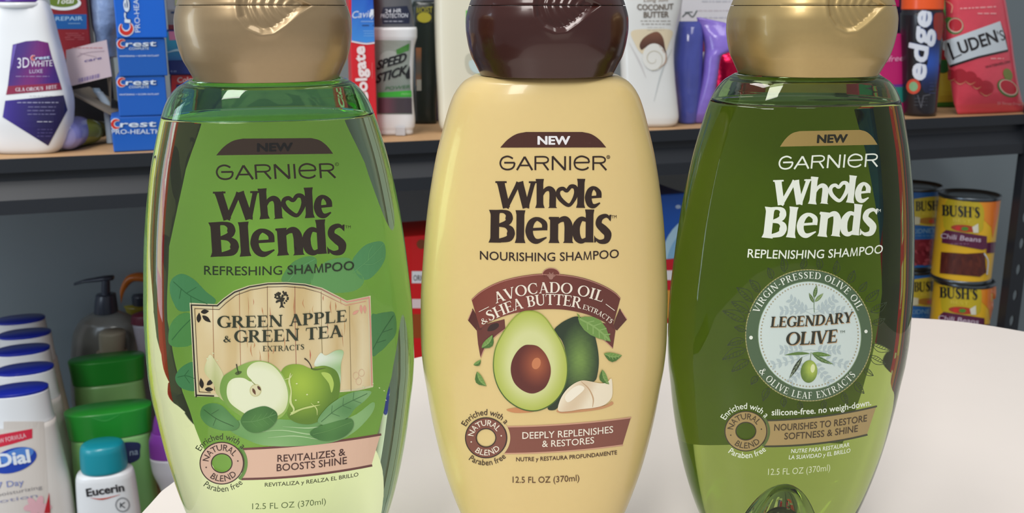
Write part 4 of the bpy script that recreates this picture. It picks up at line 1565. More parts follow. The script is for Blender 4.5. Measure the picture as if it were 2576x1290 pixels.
def medal(a):
    cx_, cy_ = ZF(683, 430)
    rx, ry = 308 / 1.9258, 320 / 1.9258
    rot = -.12
    a.ell(cx_, cy_, rx, ry, (150, 146, 92), 1, 72, rot)
    a.ell(cx_, cy_, rx - 2, ry - 2, (70, 96, 66), 2, 72, rot)
    a.ell(cx_ + 2, cy_, rx * .815, ry * .822, (128, 152, 116), 3, 64, rot)
    a.ell(cx_ + 2, cy_, rx * .805, ry * .812, lambda x, y: (200, 216, 212), 4, 64, rot)
    for i in range(96):
        t = 2 * math.pi * i / 96
        a.ell(cx_ + 2 + rx * .765 * math.cos(t), cy_ + ry * .775 * math.sin(t), 2.0, 2.0, (162, 156, 128), 5, 8)
    for i in range(130):
        t = 2 * math.pi * i / 130
        a.ell(cx_ + rx * .993 * math.cos(t), cy_ + ry * .993 * math.sin(t), 1.3, 1.3, (196, 188, 130), 3, 6)
    a.arc('VIRGIN-PRESSED OLIVE OIL', cx_, cy_, rx * .855, ry * .860, 157, 25, 17, WH, 4, serif=True, bold=.95, gap=.10)
    a.arc('& OLIVE LEAF EXTRACTS', cx_, cy_, rx * .955, ry * .960, 214, 322, 17, WH, 4, serif=True, bold=.95, inward=True, gap=.12)
    a.ell(*ZF(403, 441), 4.6, 4.8, WH, 4, 16)
    a.ell(*ZF(960, 411), 4.2, 4.6, WH, 4, 16)
    # pale grey foliage
    rnd = random.Random(8)
    g = (172, 190, 192)
    for sx in (-1, 1):
        for base, top in (((700, 300), (560 if sx < 0 else 840, 310)), ((700, 330), (600 if sx < 0 else 800, 260)), ((690, 520), (520 if sx < 0 else 855, 570)), ((690, 500), (560 if sx < 0 else 820, 500)), ((690, 540), (600 if sx < 0 else 780, 650))):
            a.line([base, ((base[0] + top[0]) / 2, (base[1] + top[1]) / 2 + 8), top], 1.1, g, 5, tf=ZF)
            for k in range(5):
                u = .3 + .7 * k / 4
                x, y = base[0] + (top[0] - base[0]) * u, base[1] + (top[1] - base[1]) * u
                for s_ in (-1, 1):
                    t = math.atan2(top[1] - base[1], top[0] - base[0]) + s_ * .9
                    leaf(a, x, y, x + 30 * math.cos(t), y + 30 * math.sin(t), 15, g, 5, ZF, None, 0)
    gv = (70, 104, 50)
    leaf(a, 708, 250, 722, 186, 20, gv, 6, ZF, (150, 170, 120), 0)
    leaf(a, 706, 272, 684, 224, 16, gv, 6, ZF, (150, 170, 120), 0)
    leaf(a, 712, 268, 754, 226, 18, (110, 140, 80), 6, ZF, (170, 190, 140), 0)
    a.line([(710, 250), (708, 285), (710, 320)], 1.3, gv, 6, tf=ZF)
    # olive with its leaves
    leaf(a, 690, 518, 564, 526, 15, (88, 122, 58), 6, ZF, None, .03)
    leaf(a, 696, 516, 792, 528, 20, (84, 124, 50), 6, ZF, (130, 160, 90), 0)
    leaf(a, 700, 520, 804, 570, 20, (70, 106, 50), 6, ZF, (140, 166, 110), .05)
    leaf(a, 652, 534, 588, 640, 22, (40, 54, 34), 6, ZF, (150, 170, 140), 0)
    a.line([(694, 512), (692, 535), (690, 556)], 1.5, (100, 130, 70), 6, tf=ZF)
    def og(x, y):
        X, Y = (x - 1680) * 1.9258, (y - 620) * 1.9258
        return mixc((186, 206, 90), (88, 118, 40), math.hypot((X - 696) / 46, (Y - 592) / 68) ** 1.4)
    a.ell(*ZF(684, 605), 21, 28.5, og, 7, 28, .1)
    a.ell(*ZF(702, 590), 5.5, 11, (216, 226, 168), 8, 14, .1)


part(tR, 'round_emblem', bR, medal, INK, 9., 12.)
part(tR, 'title_lettering', bR, lambda a: (
    a.text('LEGENDARY', ZF(499, 393), ZF(698, 386), ZF(897, 368), 50 / 1.9258, (186, 150, 104), 6, serif=True, bold=1.2, shear=.12),
    a.text('OLIVE', ZF(573, 480), ZF(698, 476), ZF(820, 466), 62 / 1.9258, (186, 150, 104), 6, serif=True, bold=1.2, shear=.12),
    a.text('LEGENDARY', ZF(496, 390), ZF(695, 383), ZF(894, 365), 50 / 1.9258, (30, 36, 20), 7, serif=True, bold=1.2, shear=.12),
    a.text('OLIVE', ZF(570, 477), ZF(695, 473), ZF(817, 463), 62 / 1.9258, (30, 36, 20), 7, serif=True, bold=1.2, shear=.12),
    a.text('TM', ZF(834, 420), None, ZF(858, 418), 6, (60, 80, 60), 7)), lift=14e-5)
part(tR, 'benefit_banner', bR, lambda a: (
    banner(a, ZF, (478, 842), (750, 822), (1010, 774), (964, 912), (730, 954), (470, 968), (164, 142, 90), (54, 58, 34), 4.6),
    gap_arc(a, *ZF(378, 894), 58, 54, 6, (84, 104, 48)),
    a.text('NOURISHES TO RESTORE', ZF(515, 892), ZF(740, 878), ZF(964, 846), 31 / 1.9258, (62, 48, 24), 3, w=.008, shear=.06),
    a.text('SOFTNESS & SHINE', ZF(564, 934), ZF(745, 922), ZF(920, 896), 31 / 1.9258, (62, 48, 24), 3, w=.008, shear=.06),
    a.text('silicone-free. no weigh-down.', ZF(503, 817), ZF(750, 805), ZF(985, 768), 29 / 1.9258, WH, 3, w=.014),
    a.text('NUTRE PARA RESTAURAR', ZF(597, 1000), ZF(740, 990), ZF(880, 968), 19 / 1.9258, WH, 3, w=.010, shear=.1),
    a.text('LA SUAVIDAD y EL BRILLO', ZF(586, 1030), ZF(735, 1020), ZF(884, 996), 19 / 1.9258, WH, 3, w=.010, shear=.1),
    a.text('12.5 FL OZ (370ml)', ZF(485, 1106), ZF(635, 1100), ZF(786, 1084), 30 / 1.9258, (206, 216, 180), 3, shear=.05)))
part(tR, 'round_seal', bR, lambda a: seal(a, *ZF(378, 894), 54, 50, (160, 138, 86), (48, 44, 22), (64, 52, 24), WH), lift=1.6e-4)

# ================================================================== goods on the shelves
Q1 = zoomtf(0, 0, 3.0714)
Q3 = zoomtf(1560, 0, 3.0714)
Q4 = zoomtf(2180, 0, 3.0714)
Q5 = zoomtf(0, 680, 2.1148)
Q6 = zoomtf(2180, 400, 2.8056)
Q7 = zoomtf(880, 0, 3.394)
Q8 = zoomtf(130, 0, 3.910)
PR = print_mat('box_print', .35, .15)


def P(rgb, rough=.4, coat=.1, **k):
    return mat('paint_%d_%d_%d' % rgb, rgb, rough=rough, coat=coat, vary=.03, scale=40, **k)


def carton(name, label, pxl, pxr, pytop, inset, dep, zb, rgb, group=None, yaw=0., pybot=None, side=None, cat='box', h=None, roll=0.):
    """paperboard carton: front face between two pixel columns, from zb up to the pixel row pytop"""
    A = on_shelf(pxl, inset, zb + .05)
    k = (pxr - 1288) / F
    z = zb + .05
    # width along direction yaw from A until the right column
    ux, uy = math.cos(yaw), math.sin(yaw)
    s = (k * (A[1] * CP - z * SP) - A[0]) / (ux - k * uy * CP)
    h = h or zat(pytop, (A[1] + s / 2 * uy)) - zb
    nx, ny = -uy, ux
    loc = (A[0] + ux * s / 2 + nx * dep / 2, A[1] + uy * s / 2 + ny * dep / 2, zb)
    t = thing(name, label, cat, w(loc), yaw, group)
    bm = box_bm(-s / 2, s / 2, -dep / 2, dep / 2, 0, h, .0009, 2)
    m = P(rgb)
    o = from_bm('box_body', bm, m, t)
    # glued end flaps show as thin seams on the top
    o2 = from_bm('flap', box_bm(-s / 2 + .001, s / 2 - .001, -dep / 2 + .001, -dep / 2 + .015, h, h + .0004), m if side is None else P(side), t)
    pl = Plane(loc, yaw, -dep / 2, (-s / 2, s / 2, 0., h))
    return t, pl, zb + h, loc


def flask(name, label, cat, px, inset, zb, parts, group=None, yaw=0., Y=None, X0=None):
    """bottle whose outline is given in pixel rows at its own distance; parts = (name, rows, material, n, depth ratio)"""
    if Y is None:
        Y = float(on_shelf(px, inset, zb + .08)[1])
    base = None
    first = parts[-1][1]
    zz = zat(first[-1][0], Y)
    zref = max(zz, zb)
    x0 = ((first[-1][1] + first[-1][2]) / 2 - 1288) / F * depth_of(Y, zref) if X0 is None else X0
    loc = (x0, Y, zb)
    t = thing(name, label, cat, w(loc), yaw, group)
    bodies = {}
    for pn, rows, m, n, ratio in parts:
        R_ = []
        for r in rows:
            z = zat(r[0], Y) if r[0] is not None else zb
            dd = depth_of(Y, z)
            a = (r[2] - r[1]) / 2 * dd / F
            b = a * ratio if len(r) < 4 else r[3]
            R_.append((z - zb, a, b, (((r[1] + r[2]) / 2 - 1288) / F * dd - x0)))
        R_.sort(key=lambda q: q[0])
        lowest = R_[0][0]
        if pn == parts[-1][0] and lowest > .0005:
            R_.insert(0, (0., R_[0][1], R_[0][2], 0.))
        elif pn == parts[-1][0]:
            R_ = [(max(0, q[0] - (lowest if lowest < 0 else 0)), *q[1:]) for q in R_]
        bd = Body(R_, n=n, levels=44, segs=72).at(loc[0], loc[1], zb, yaw)
        bm, _ = bd.mesh()
        from_bm(pn, bm, m, t, True)
        bodies[pn] = bd
    return t, bodies, loc


def lines(a, tf, x0, x1, y0, n, dy, col, wd=1.1, seed=1, layer=2):
    """rows of small print too fine to read"""
    r = random.Random(seed)
    for i in range(n):
        x = x0 + r.uniform(0, 12)
        while x < x1:
            e = min(x1, x + r.uniform(14, 48))
            a.line([tf(x, y0 + i * dy), tf(e, y0 + i * dy)], wd, col, layer, False)
            x = e + 9


def swoosh_word(a, tf, x0, y0, x1, y1, h, layer=3, rot=False, col=(20, 60, 130)):
    """toothpaste wordmark: red crescent C, then dark italic letters with a pale outline"""
    d = np.array([x1 - x0, y1 - y0], float)
    L = np.hypot(*d)
    d /= L
    n = np.array([d[1], -d[0]])
    O = np.array([x0, y0], float)
    f = lambda u, v: tf(*(O + d * u + n * v))
    r = h * .62
    ce = r * 1.0
    arc_ = [(ce + r * 1.05 * math.cos(t), h * .5 + r * math.sin(t)) for t in np.radians(np.linspace(50, 310, 14))]
    s = math.hypot(*(np.array(f(1, 0)) - np.array(f(0, 0))))
    a.line([f(*p) for p in arc_], [.24 * h * s, .62 * h * s, .72 * h * s, .62 * h * s, .24 * h * s], (222, 230, 240), layer)
    a.line([f(*p) for p in arc_], [.1 * h * s, .38 * h * s, .46 * h * s, .38 * h * s, .08 * h * s], (204, 44, 34), layer + 1)
    a.text('rest', f(r * 1.80, -h * .05), None, f(L * 1.01, -h * .05), h * s * .95, col, layer, w=.016, rot=True, shear=.15, fat=.8)
    a.text('rest', f(r * 1.75, 0), None, f(L * .99, 0), h * s * .92, (214, 226, 240), layer + 2, w=.014, rot=True, shear=.15)


def art(t, name, surf, fn, m=PR, cx=0, cy=0, lift=1.2e-4):
    a = Art()
    fn(a)
    return a.build(name, t, surf, m, cx, cy, lift, ls=3.5)


ZU = SHZ + .0006
M_wht = mat('white_plastic', (226, 228, 230), rough=.35, coat=.3, vary=.01, scale=30)
M_cream = mat('ivory_plastic', (226, 222, 200), rough=.4, coat=.2, vary=.01, scale=30)

# ---- whitening rinse bottle at the far left
t, B, _ = flask('mouthwash_bottle', 'white rinse bottle with purple pointed label and purple cap at the far left', 'mouthwash bottle', 90, .036, ZU,
                [('cap', [(-70, 2, 100), (-20, 0, 104), (5, -2, 107)], mat('purple_plastic', (84, 40, 140), rough=.35, coat=.3), 2, .9),
                 ('neck', [(6, -8, 112), (12, -10, 114), (19, -6, 112)], M_wht, 2, .8),
                 ('body', [(17, -4, 108), (30, -10, 118), (60, -18, 130), (110, -22, 142), (160, -26, 155), (220, -28, 168), (270, -28, 179), (310, -24, 179), (350, -14, 172), (385, -2, 158), (398, 8, 146)], M_wht, 3.2, .55)], yaw=.10)


def rinse(a):
    pu = lambda x, y: mixc((64, 34, 120), (112, 30, 110), .5 + .5 * math.sin(x * .05 + y * .02))
    a.poly([(98, 345), (200, 318), (290, 312), (372, 330), (400, 440), (465, 640), (60, 665)], pu, 1, tf=Q1)
    a.poly([(60, 665), (465, 640), (480, 692), (46, 732)], (136, 26, 64), 1, tf=Q1)
    a.poly([(40, 778), (492, 735), (522, 850), (372, 1126), (20, 905)], lambda x, y: mixc((62, 40, 150), (34, 28, 78), x / 110), 1, tf=Q1)
    a.poly([(100, 350), (130, 340), (95, 500), (78, 560)], (104, 86, 170), 2, tf=Q1)
    a.text('3D', Q1(134, 526), None, Q1(226, 520), 25, (226, 222, 236), 3, w=.0)
    a.text('WHITE', Q1(236, 518), None, Q1(404, 510), 15, (226, 222, 236), 3, w=.0)
    swoosh_word(a, Q1, 246, 462, 384, 452, 26, 3, col=(40, 110, 190))
    a.text('LUXE', Q1(228, 566), None, Q1(330, 562), 9, (200, 190, 220), 3)
    a.text('GLAMOROUS WHITE', Q1(120, 706), Q1(280, 699), Q1(440, 682), 9, (226, 214, 224), 3, serif=True)
    lines(a, Q1, 110, 380, 590, 1, 20, (180, 170, 210), .9, 2)
    lines(a, Q1, 225, 400, 742, 1, 20, (150, 150, 160), 1., 4)
    lines(a, Q1, 130, 460, 792, 1, 30, (190, 190, 220), 1.4, 3)
    lines(a, Q1, 210, 430, 826, 3, 28, (150, 146, 190), 1.1, 5)
    lines(a, Q1, 276, 410, 940, 1, 30, (220, 220, 235), 1.2, 6)
    lines(a, Q1, 285, 405, 1000, 3, 26, (110, 100, 160), 1.1, 7)


art(t, 'front_label', B['body'], rinse, cx=9., cy=16.)

# ---- stack of toothpaste cartons
CB = (22, 92, 186)


def crest_face(kind, dy=0):
    def fn(a):
        o = lambda x, y: Q8(x, y + dy)
        a.line([o(612, 380), o(1086, 374)], 1.2, (60, 130, 205), 1, False)
        swoosh_word(a, o, 662, 460, 1030, 452, 58, 2)
        a.text('COMPLETE', o(760, 490), None, o(955, 486), 6, (200, 214, 220), 2, w=.01)
        a.text('WHITENING + SCOPE OUTLAST', o(664, 560), None, o(1056, 554), 3.8, (214, 226, 240), 2, w=.012)
    return fn


G_ = 'blue toothpaste cartons in the stack on the upper shelf'
t, pl, z1, _ = carton('toothpaste_box', 'blue toothpaste carton lettered pro-health, bottom of the stack of four', 273, 412, 293, .012, .11, ZU, CB, G_, yaw=.36)
art(t, 'front_print', pl, lambda a: (swoosh_word(a, Q8, 600, 1252, 1030, 1244, 64, 2, col=(40, 104, 176)),
                                     a.text('PRO-HEALTH', (280, 337), None, (404, 336), 11, (206, 220, 236), 3, w=.01)))
t, pl, z2, _ = carton('toothpaste_box', 'blue toothpaste carton second from the bottom of the stack, tilted shadow gap above', 287, 412, 193, .012, .11, z1 + .0006, CB, G_, yaw=.34)
art(t, 'front_print', pl, crest_face(0, 378))
t, pl, z3, _ = carton('toothpaste_box', 'blue toothpaste carton third from the bottom of the stack, under the upright carton', 287, 411, 97, .010, .11, z2 + .0006, (24, 90, 178), G_, yaw=.35)
art(t, 'front_print', pl, crest_face(0))
t, pl, z4, _ = carton('toothpaste_box', 'blue toothpaste carton standing upright on top of the stack, lettering turned sideways', 281, 410, -160, .008, .04, z3 + .0006, (16, 98, 204), G_, yaw=.34)
art(t, 'front_print', pl, lambda a: (swoosh_word(a, Q8, 780, 322, 742, -230, 88, 2, col=(24, 56, 130)),
                                     a.text('PRO-HEALTH', Q8(872, 316), None, Q8(846, -150), 13, (206, 222, 240), 3, w=.002, rot=True),
                                     a.line([Q8(616, 220), Q8(632, 360)], 2, (150, 200, 190), 2, False)))

# ---- red and blue toothpaste carton behind the rinse
t, pl, zdk, _ = carton('shade_block', 'added black block standing for the dark shade behind the open carton, left of the blue stack', 126, 284, 150, .15, .09, ZU, (22, 22, 26), yaw=SYAW)  # black block added in place of deep shade; also carries red carton and pouch
t, pl, zz, _ = carton('toothpaste_box', 'tall red toothpaste carton with blue repair band behind the white rinse bottle', 128, 219, -70, .155, .045, zdk + .0006, (126, 24, 34), yaw=.30)
art(t, 'front_print', pl, lambda a: (
    a.rect(130, 36, 218, 73, (16, 84, 150), 1), a.text('REPAIR', (140, 52), None, (208, 51), 10, (150, 190, 220), 2, w=.006),
    lines(a, lambda x, y: (x, y), 160, 202, 59, 1, 4, (140, 180, 210), 1.2, 2),
    a.ell(160, 8, 44, 18, (222, 226, 228), 1, 30), a.ell(158, 4, 38, 14, (96, 120, 40), 2, 30), a.text('Total', (140, 10), None, (184, 8), 13, (226, 230, 222), 3, w=.01, shear=.2),
    lines(a, lambda x, y: (x, y), 162, 212, 84, 4, 5, (176, 90, 96), 1.2, 3)))

# ---- pale pouch behind the stack
M_pouch = mat('blue_white_film', (128, 150, 190), rough=.25, vary=.5, scale=60, bump=.6, bscale=120)
t, B, _ = flask('plastic_pouch', 'blue and white film pouch squeezed behind the upright toothpaste carton', 'pouch', 262, .175, zdk + .0006,
                [('film', [(-60, 236, 292, .004), (-10, 228, 300, .016), (60, 236, 300, .018), (92, 244, 292, .016), (140, 246, 290, .014)], M_pouch, 2.2, .4)])

# ---- open pale carton lying tilted, with small tubes inside
CY = .965
ccx, ccz = (226 - 1288) / F * depth_of(CY, -.075), zat(190, CY)
t = thing('open_carton', 'pale pink carton with its flap hanging open, tilted beside the blue stack', 'box', w((ccx, CY, ccz - .042)), 0.)
M_pink = mat('pale_pink_board', (214, 196, 200), rough=.5, vary=.04, scale=60)
M_in = mat('grey_board_inside', (120, 112, 100), rough=.7, vary=.05, scale=60)


def pxq(px, py, Y):
    z = zat(py, Y)
    return ((px - 1288) / F * depth_of(Y, z) - ccx, Y - CY, z - (ccz - .042))


def panel(name, pts, Y0s, m, th=.0012, parent=None, back=None):
    bm = bmesh.new()
    f = [bm.verts.new(pxq(p[0], p[1], y)) for p, y in zip(pts, Y0s)]
    g = [bm.verts.new((v.co.x, v.co.y + th, v.co.z)) for v in f]
    n = len(f)
    bm.faces.new(f)
    bm.faces.new(list(reversed(g)))
    for i in range(n):
        j = (i + 1) % n
        bm.faces.new((f[i], g[i], g[j], f[j]))
    return from_bm(name, bm, m, parent or t)


panel('front_panel', [(166, 126), (268, 100), (281, 192), (168, 219)], [CY] * 4, M_pink)
panel('side_panel', [(168, 219), (166, 126), (172, 132), (174, 232)], [CY, CY, CY + .1, CY + .1], M_pink)
panel('side_panel', [(267, 102), (280, 192), (279, 288), (268, 180)], [CY, CY, CY + .015, CY + .08], M_in)
panel('rear_panel', [(172, 132), (262, 108), (270, 285), (174, 232)], [CY + .1] * 4, M_in)
panel('flap', [(171, 228), (176, 236), (279, 290), (280, 284)], [CY + .001, CY + .001, CY - .004, CY - .004], M_in, .05)
art(t, 'front_print', Plane((ccx, CY, ccz - .042), 0., 0.), lambda a: (
    lines(a, Q8, 200, 500, 470, 1, 20, (206, 130, 130), 1.6, 1),
    a.line([Q8(250, 560), Q8(330, 520), Q8(520, 500)], 1.4, (180, 160, 170), 1), a.line([Q8(270, 520), Q8(440, 560)], 1.2, (180, 160, 170), 1),
    a.text('care', Q8(320, 612), None, Q8(490, 580), 7, (96, 84, 150), 1, w=.01, shear=.3, rot=True),
    [a.line([Q8(262 + i * 13, 812 - i * 3.1), Q8(262 + i * 13, 772 - i * 3.1)], [.6, 1.6, 1.0, 2.2][i % 4], (110, 92, 170), 1, False) for i in range(17)]))


def lying(name, label, cat, px, py, Y, r, L, rgb, caprgb, ang, group=None, zc=None, tilt=0.):
    """small bottle or tube lying on its side"""
    z = zat(py, Y) if zc is None else zc
    x = (px - 1288) / F * depth_of(Y, z)
    tt_ = thing(name, label, cat, w((x, Y, z)), ang, group)
    tt_.rotation_euler = (math.pi / 2 - tilt, 0, ang)
    bm, _ = Body([(0, r * .5, r * .5), (L * .08, r * .9, r * .9), (L * .2, r, r), (L * .8, r, r), (L * .95, r * .8, r * .8), (L, r * .5, r * .5)], n=2, segs=28, levels=20).mesh()
    from_bm('body', bm, mat('soft_%d_%d_%d' % rgb, rgb, rough=.2, coat=.4, vary=.1, scale=50), tt_, True)
    bm, _ = Body([(-.012, r * .62, r * .62), (-.010, r * .66, r * .66), (.0005, r * .66, r * .66)], n=2, segs=28, smooth=False).mesh()
    from_bm('cap', bm, mat('cap_%d_%d_%d' % caprgb, caprgb, rough=.3, coat=.3), tt_, True)


lying('travel_bottle', 'small lavender and white bottle lying on the shelf under the open carton', 'small bottle', 208, 292, .985, .014, .06, (150, 150, 205), (220, 222, 232), .1, zc=ZU + .0142)
lying('travel_bottle', 'small olive yellow bottle lying on the shelf right of the lavender one', 'small bottle', 240, 293, .99, .0125, .06, (140, 146, 60), (112, 110, 60), -.2, zc=ZU + .0127)
t, B, _ = flask('travel_tube', 'small pale blue tube tucked inside the open carton', 'tube', 262, .12, ZU,
                [('cap', [(222, 232, 250), (232, 236, 256)], mat('pale_blue_cap', (180, 205, 225), rough=.3), 2, .8), ('tube_body', [(231, 236, 258), (250, 250, 272), (266, 260, 280), (290, 262, 278)], mat('pale_blue_tube', (172, 190, 208), rough=.3, coat=.3), 2, .7)], Y=.985)

# ---- cartons right of the stack, behind the green bottle's cap
t, pl, z1, lc = carton('toothpaste_box', 'navy and red toothpaste carton standing low behind the green bottle shoulder', 430, 540, 188, .05, .12, ZU, (26, 46, 110), yaw=.30)
art(t, 'front_print', pl, lambda a: (a.rect(431, 190, 443, 300, (204, 30, 40), 1), a.rect(431, 189, 520, 212, (204, 30, 40), 2), a.text('Colgate', (446, 208), None, (506, 205), 13, (236, 222, 222), 3, w=.012)))
t, pl, z2, _ = carton('toothpaste_box', 'whitening toothpaste carton with pink and turquoise print over navy, on the navy and red one', 414, 530, 76, .045, .12, z1 + .0006, (18, 40, 112), yaw=.30)
art(t, 'front_print', pl, lambda a: (
    a.poly([(415, 80), (528, 78), (528, 150), (418, 152)], lambda x, y: mixc((70, 214, 232), (30, 96, 160), (y - 84) / 60 + .25 * math.sin(x * .14)), 1),
    a.poly([(424, 79), (500, 78), (500, 98), (426, 101)], (236, 140, 176), 2),
    a.line([(420, 132), (450, 126), (480, 138)], [1, 6, 1], (190, 226, 236), 3), a.text('3D', (446, 118), None, (458, 118), 12, (70, 120, 190), 3),
    a.text('4 oz', (429, 182), None, (444, 181), 5, (150, 170, 210), 3)))
t, pl, z3, _ = carton('soap_box', 'white and grey carton with a red lower edge, topmost right of the blue stack', 412, 500, -50, .05, .10, z2 + .0006, (196, 198, 200), yaw=.30)
art(t, 'front_print', pl, lambda a: (a.rect(413, 62, 498, 75, (136, 40, 56), 1), a.rect(413, 24, 498, 60, lambda x, y: mixc((150, 148, 146), (190, 188, 184), .5 + .5 * math.sin(y * .4)), 1), a.rect(430, 29, 452, 34, (40, 66, 106), 2), a.rect(440, -6, 470, 14, (226, 226, 160), 2)))

# ---- leaning red and blue cavity toothpaste carton
t, pl, zz, lc = carton('toothpaste_box', 'upright toothpaste carton, blue above and red below, beside the deodorant', 886, 946, -60, .035, .035, ZU, (214, 34, 46), yaw=.25)
art(t, 'front_print', pl, lambda a: (
    a.poly([(884, -55), (958, -55), (952, 104), (920, 108), (884, 102)], lambda x, y: mixc((20, 74, 190), (70, 150, 226), max(0, (y - 40) / 70)), 1),
    a.line([(884, 104), (920, 110), (952, 106)], 3.4, (236, 232, 236), 2),
    a.text('Cavity', (884, 46), None, (944, 42), 17, (214, 226, 244), 3, w=.004, shear=.25),
    a.poly([(932, 24), (952, 22), (946, 48), (940, 34), (930, 46)], (226, 234, 246), 3),
    lines(a, lambda x, y: (x, y), 905, 940, 54, 1, 5, (150, 186, 232), 1.6, 3), lines(a, lambda x, y: (x, y), 908, 940, 64, 1, 5, (30, 50, 100), 2.4, 4),
    lines(a, lambda x, y: (x, y), 906, 944, 78, 3, 6, (130, 184, 236), 1.2, 5),
    a.text('Colgate', (926, 262), None, (916, 116), 26, (240, 226, 226), 3, w=.016, rot=True, fat=1.2),
    lines(a, lambda x, y: (936 + (y - 100) * .0, x), 150, 200, 0, 1, 5, (236, 120, 120), 1.0, 5)))

# ---- deodorant
M_gcap = mat('grey_pearl_plastic', (96, 98, 104), rough=.35, metal=.3, coat=.3)
t, B, _ = flask('deodorant_stick', 'white oval deodorant stick with grey cap and grey speed lettering label', 'deodorant', 985, .062, ZU,
                [('cap', [(-36, 950, 1016), (-20, 940, 1030), (10, 935, 1036), (40, 932, 1040), (68, 930, 1043)], M_gcap, 2.6, .5),
                 ('body', [(68, 926, 1047), (76, 924, 1049), (92, 924, 1049), (100, 929, 1047), (120, 934, 1042), (160, 936, 1040), (230, 937, 1039), (278, 936, 1042), (300, 935, 1044), (318, 937, 1043), (325, 941, 1039)], M_wht, 3, .55)])
art(t, 'cap_print', B['cap'], lambda a: (
    a.poly([(285, 62), (490, 50), (516, 120), (508, 200), (280, 205), (268, 120)], (28, 36, 62), 1, tf=Q7),
    a.text('24 HR', Q7(300, 112), None, Q7(440, 106), 9.5, (216, 222, 232), 3, w=.008, shear=.1),
    a.text('PROTECTION', Q7(262, 154), None, Q7(494, 148), 10, (216, 222, 232), 3, w=.008, shear=.1),
    lines(a, Q7, 290, 460, 182, 1, 10, (190, 196, 210), 1.6, 3)), cx=8., cy=16.)


def stick(a):
    a.poly([(215, 342), (522, 345), (520, 420), (508, 560), (520, 760), (534, 975), (230, 975)], lambda x, y: mixc((160, 168, 160), (120, 134, 128), (y - 100) / 190), 1, tf=Q7)
    a.poly([(395, 425), (508, 370), (505, 430), (400, 470)], (70, 132, 60), 2, tf=Q7)
    a.ell(*Q7(340, 500), 26, 20, (176, 186, 180), 2, 24)
    for dx, c, ly in ((2.5, (190, 198, 194), 3), (0, (26, 30, 34), 4)):
        a.text('SPEED', Q7(228 - dx, 596 + dx), None, Q7(474 - dx, 524 + dx), 21, c, ly, w=.016, shear=.25, fat=1.0)
        a.text('STICK', Q7(222 - dx, 712 + dx), None, Q7(480 - dx, 630 + dx), 21, c, ly, w=.016, shear=.25, fat=1.0)
    a.poly([(474, 640), (512, 560), (515, 670), (482, 672)], (26, 30, 34), 4, tf=Q7)
    a.text('POWER', Q7(300, 768), None, Q7(516, 752), 8, (74, 120, 84), 4, w=.012, shear=.3)
    a.poly([(240, 790), (526, 772), (530, 826), (240, 830)], (60, 176, 56), 3, tf=Q7)
    a.text('FRESH', Q7(440, 812), None, Q7(516, 810), 5, (150, 216, 140), 4)
    a.poly([(240, 836), (530, 836), (532, 966), (240, 966)], lambda x, y: mixc((112, 66, 82), (66, 58, 66), abs(x - 972) / 30), 3, tf=Q7)


art(t, 'front_label', B['body'], stick, cx=8., cy=20.)
from_bm('dial_slot', box_bm(.004, .014, -.0158, -.014, .0, .009, .0004), mat('slot_grey', (190, 192, 196), rough=.4), t)

# ---- dark bottle and purple carton further back
t, B, _ = flask('body_wash_bottle', 'nearly black bottle with yellow upper label behind the deodorant', 'body wash bottle', 1070, .15, ZU,
                [('cap', [(-60, 1044, 1092), (2, 1042, 1094)], mat('silver_grey_cap', (120, 126, 134), rough=.35, metal=.3), 2, .6),
                 ('body', [(3, 1040, 1098), (20, 1034, 1103), (100, 1032, 1104), (200, 1034, 1102), (280, 1038, 1098)], mat('black_green_plastic', (22, 34, 30), rough=.3, coat=.3), 3, .5)])
art(t, 'front_label', B['body'], lambda a: (a.rect(1046, 14, 1088, 56, (48, 52, 40), 1), a.text('MOIST', (1048, 33), None, (1088, 31), 14, (150, 146, 40), 3, w=.016), a.ell(1067, 44, 18, 13, (168, 160, 44), 2, 20)), cx=8, cy=20)
art(t, 'side_label', B['body'], lambda a: (
    a.rect(1046, 120, 1060, 215, lambda x, y: mixc((150, 96, 60), (90, 90, 84), .5 + .5 * math.sin(y * .25)), 2), a.rect(1048, 200, 1060, 228, (170, 170, 160), 3)), cx=8, cy=20)
t, pl, zz, _ = carton('tall_box', 'narrow dark purple carton standing behind the ivory bottle', 1086, 1112, -80, .17, .04, ZU, (44, 26, 84), yaw=.3)

# ---- ivory bottle left of the brown cap
t, B, _ = flask('lotion_bottle', 'tall ivory lotion bottle with small green mark left of the brown cap', 'lotion bottle', 1170, .062, ZU,
                [('cap', [(-140, 1120, 1235), (-92, 1112, 1245)], M_cream, 3, .5),
                 ('body', [(-90, 1100, 1262), (-60, 1094, 1266), (40, 1094, 1266), (150, 1097, 1264), (250, 1102, 1260), (300, 1104, 1258), (318, 1107, 1254), (324, 1112, 1250)], M_cream, 4.5, .55)], yaw=.16)
art(t, 'green_mark', B['body'], lambda a: (
    a.rect(1172, 26, 1215, 58, (82, 190, 62), 1)), cx=8, cy=20)
art(t, 'side_window', B['body'], lambda a: (
    a.poly([(1172, 140), (1195, 134), (1240, 150), (1240, 186), (1190, 188), (1172, 172)], (198, 196, 176), 1, True),
    a.poly([(1182, 152), (1240, 156), (1240, 184), (1192, 182)], (196, 214, 212), 2, True)), cx=8, cy=20)

# ---- coconut body lotion
t, B, _ = flask('lotion_bottle', 'white body lotion bottle with coconut picture right of the brown cap', 'lotion bottle', 1632, .040, ZU,
                [('cap', [(-130, 1590, 1690), (-82, 1580, 1700)], M_wht, 2.6, .5),
                 ('body', [(-80, 1560, 1722), (-30, 1552, 1720), (30, 1552, 1713), (90, 1556, 1700), (150, 1560, 1694), (210, 1562, 1697), (270, 1562, 1703), (305, 1564, 1706), (320, 1568, 1702), (328, 1576, 1694)],
                  mat('soft_white_plastic', (222, 224, 222), rough=.35, coat=.3), 2.8, .5)], yaw=.05)


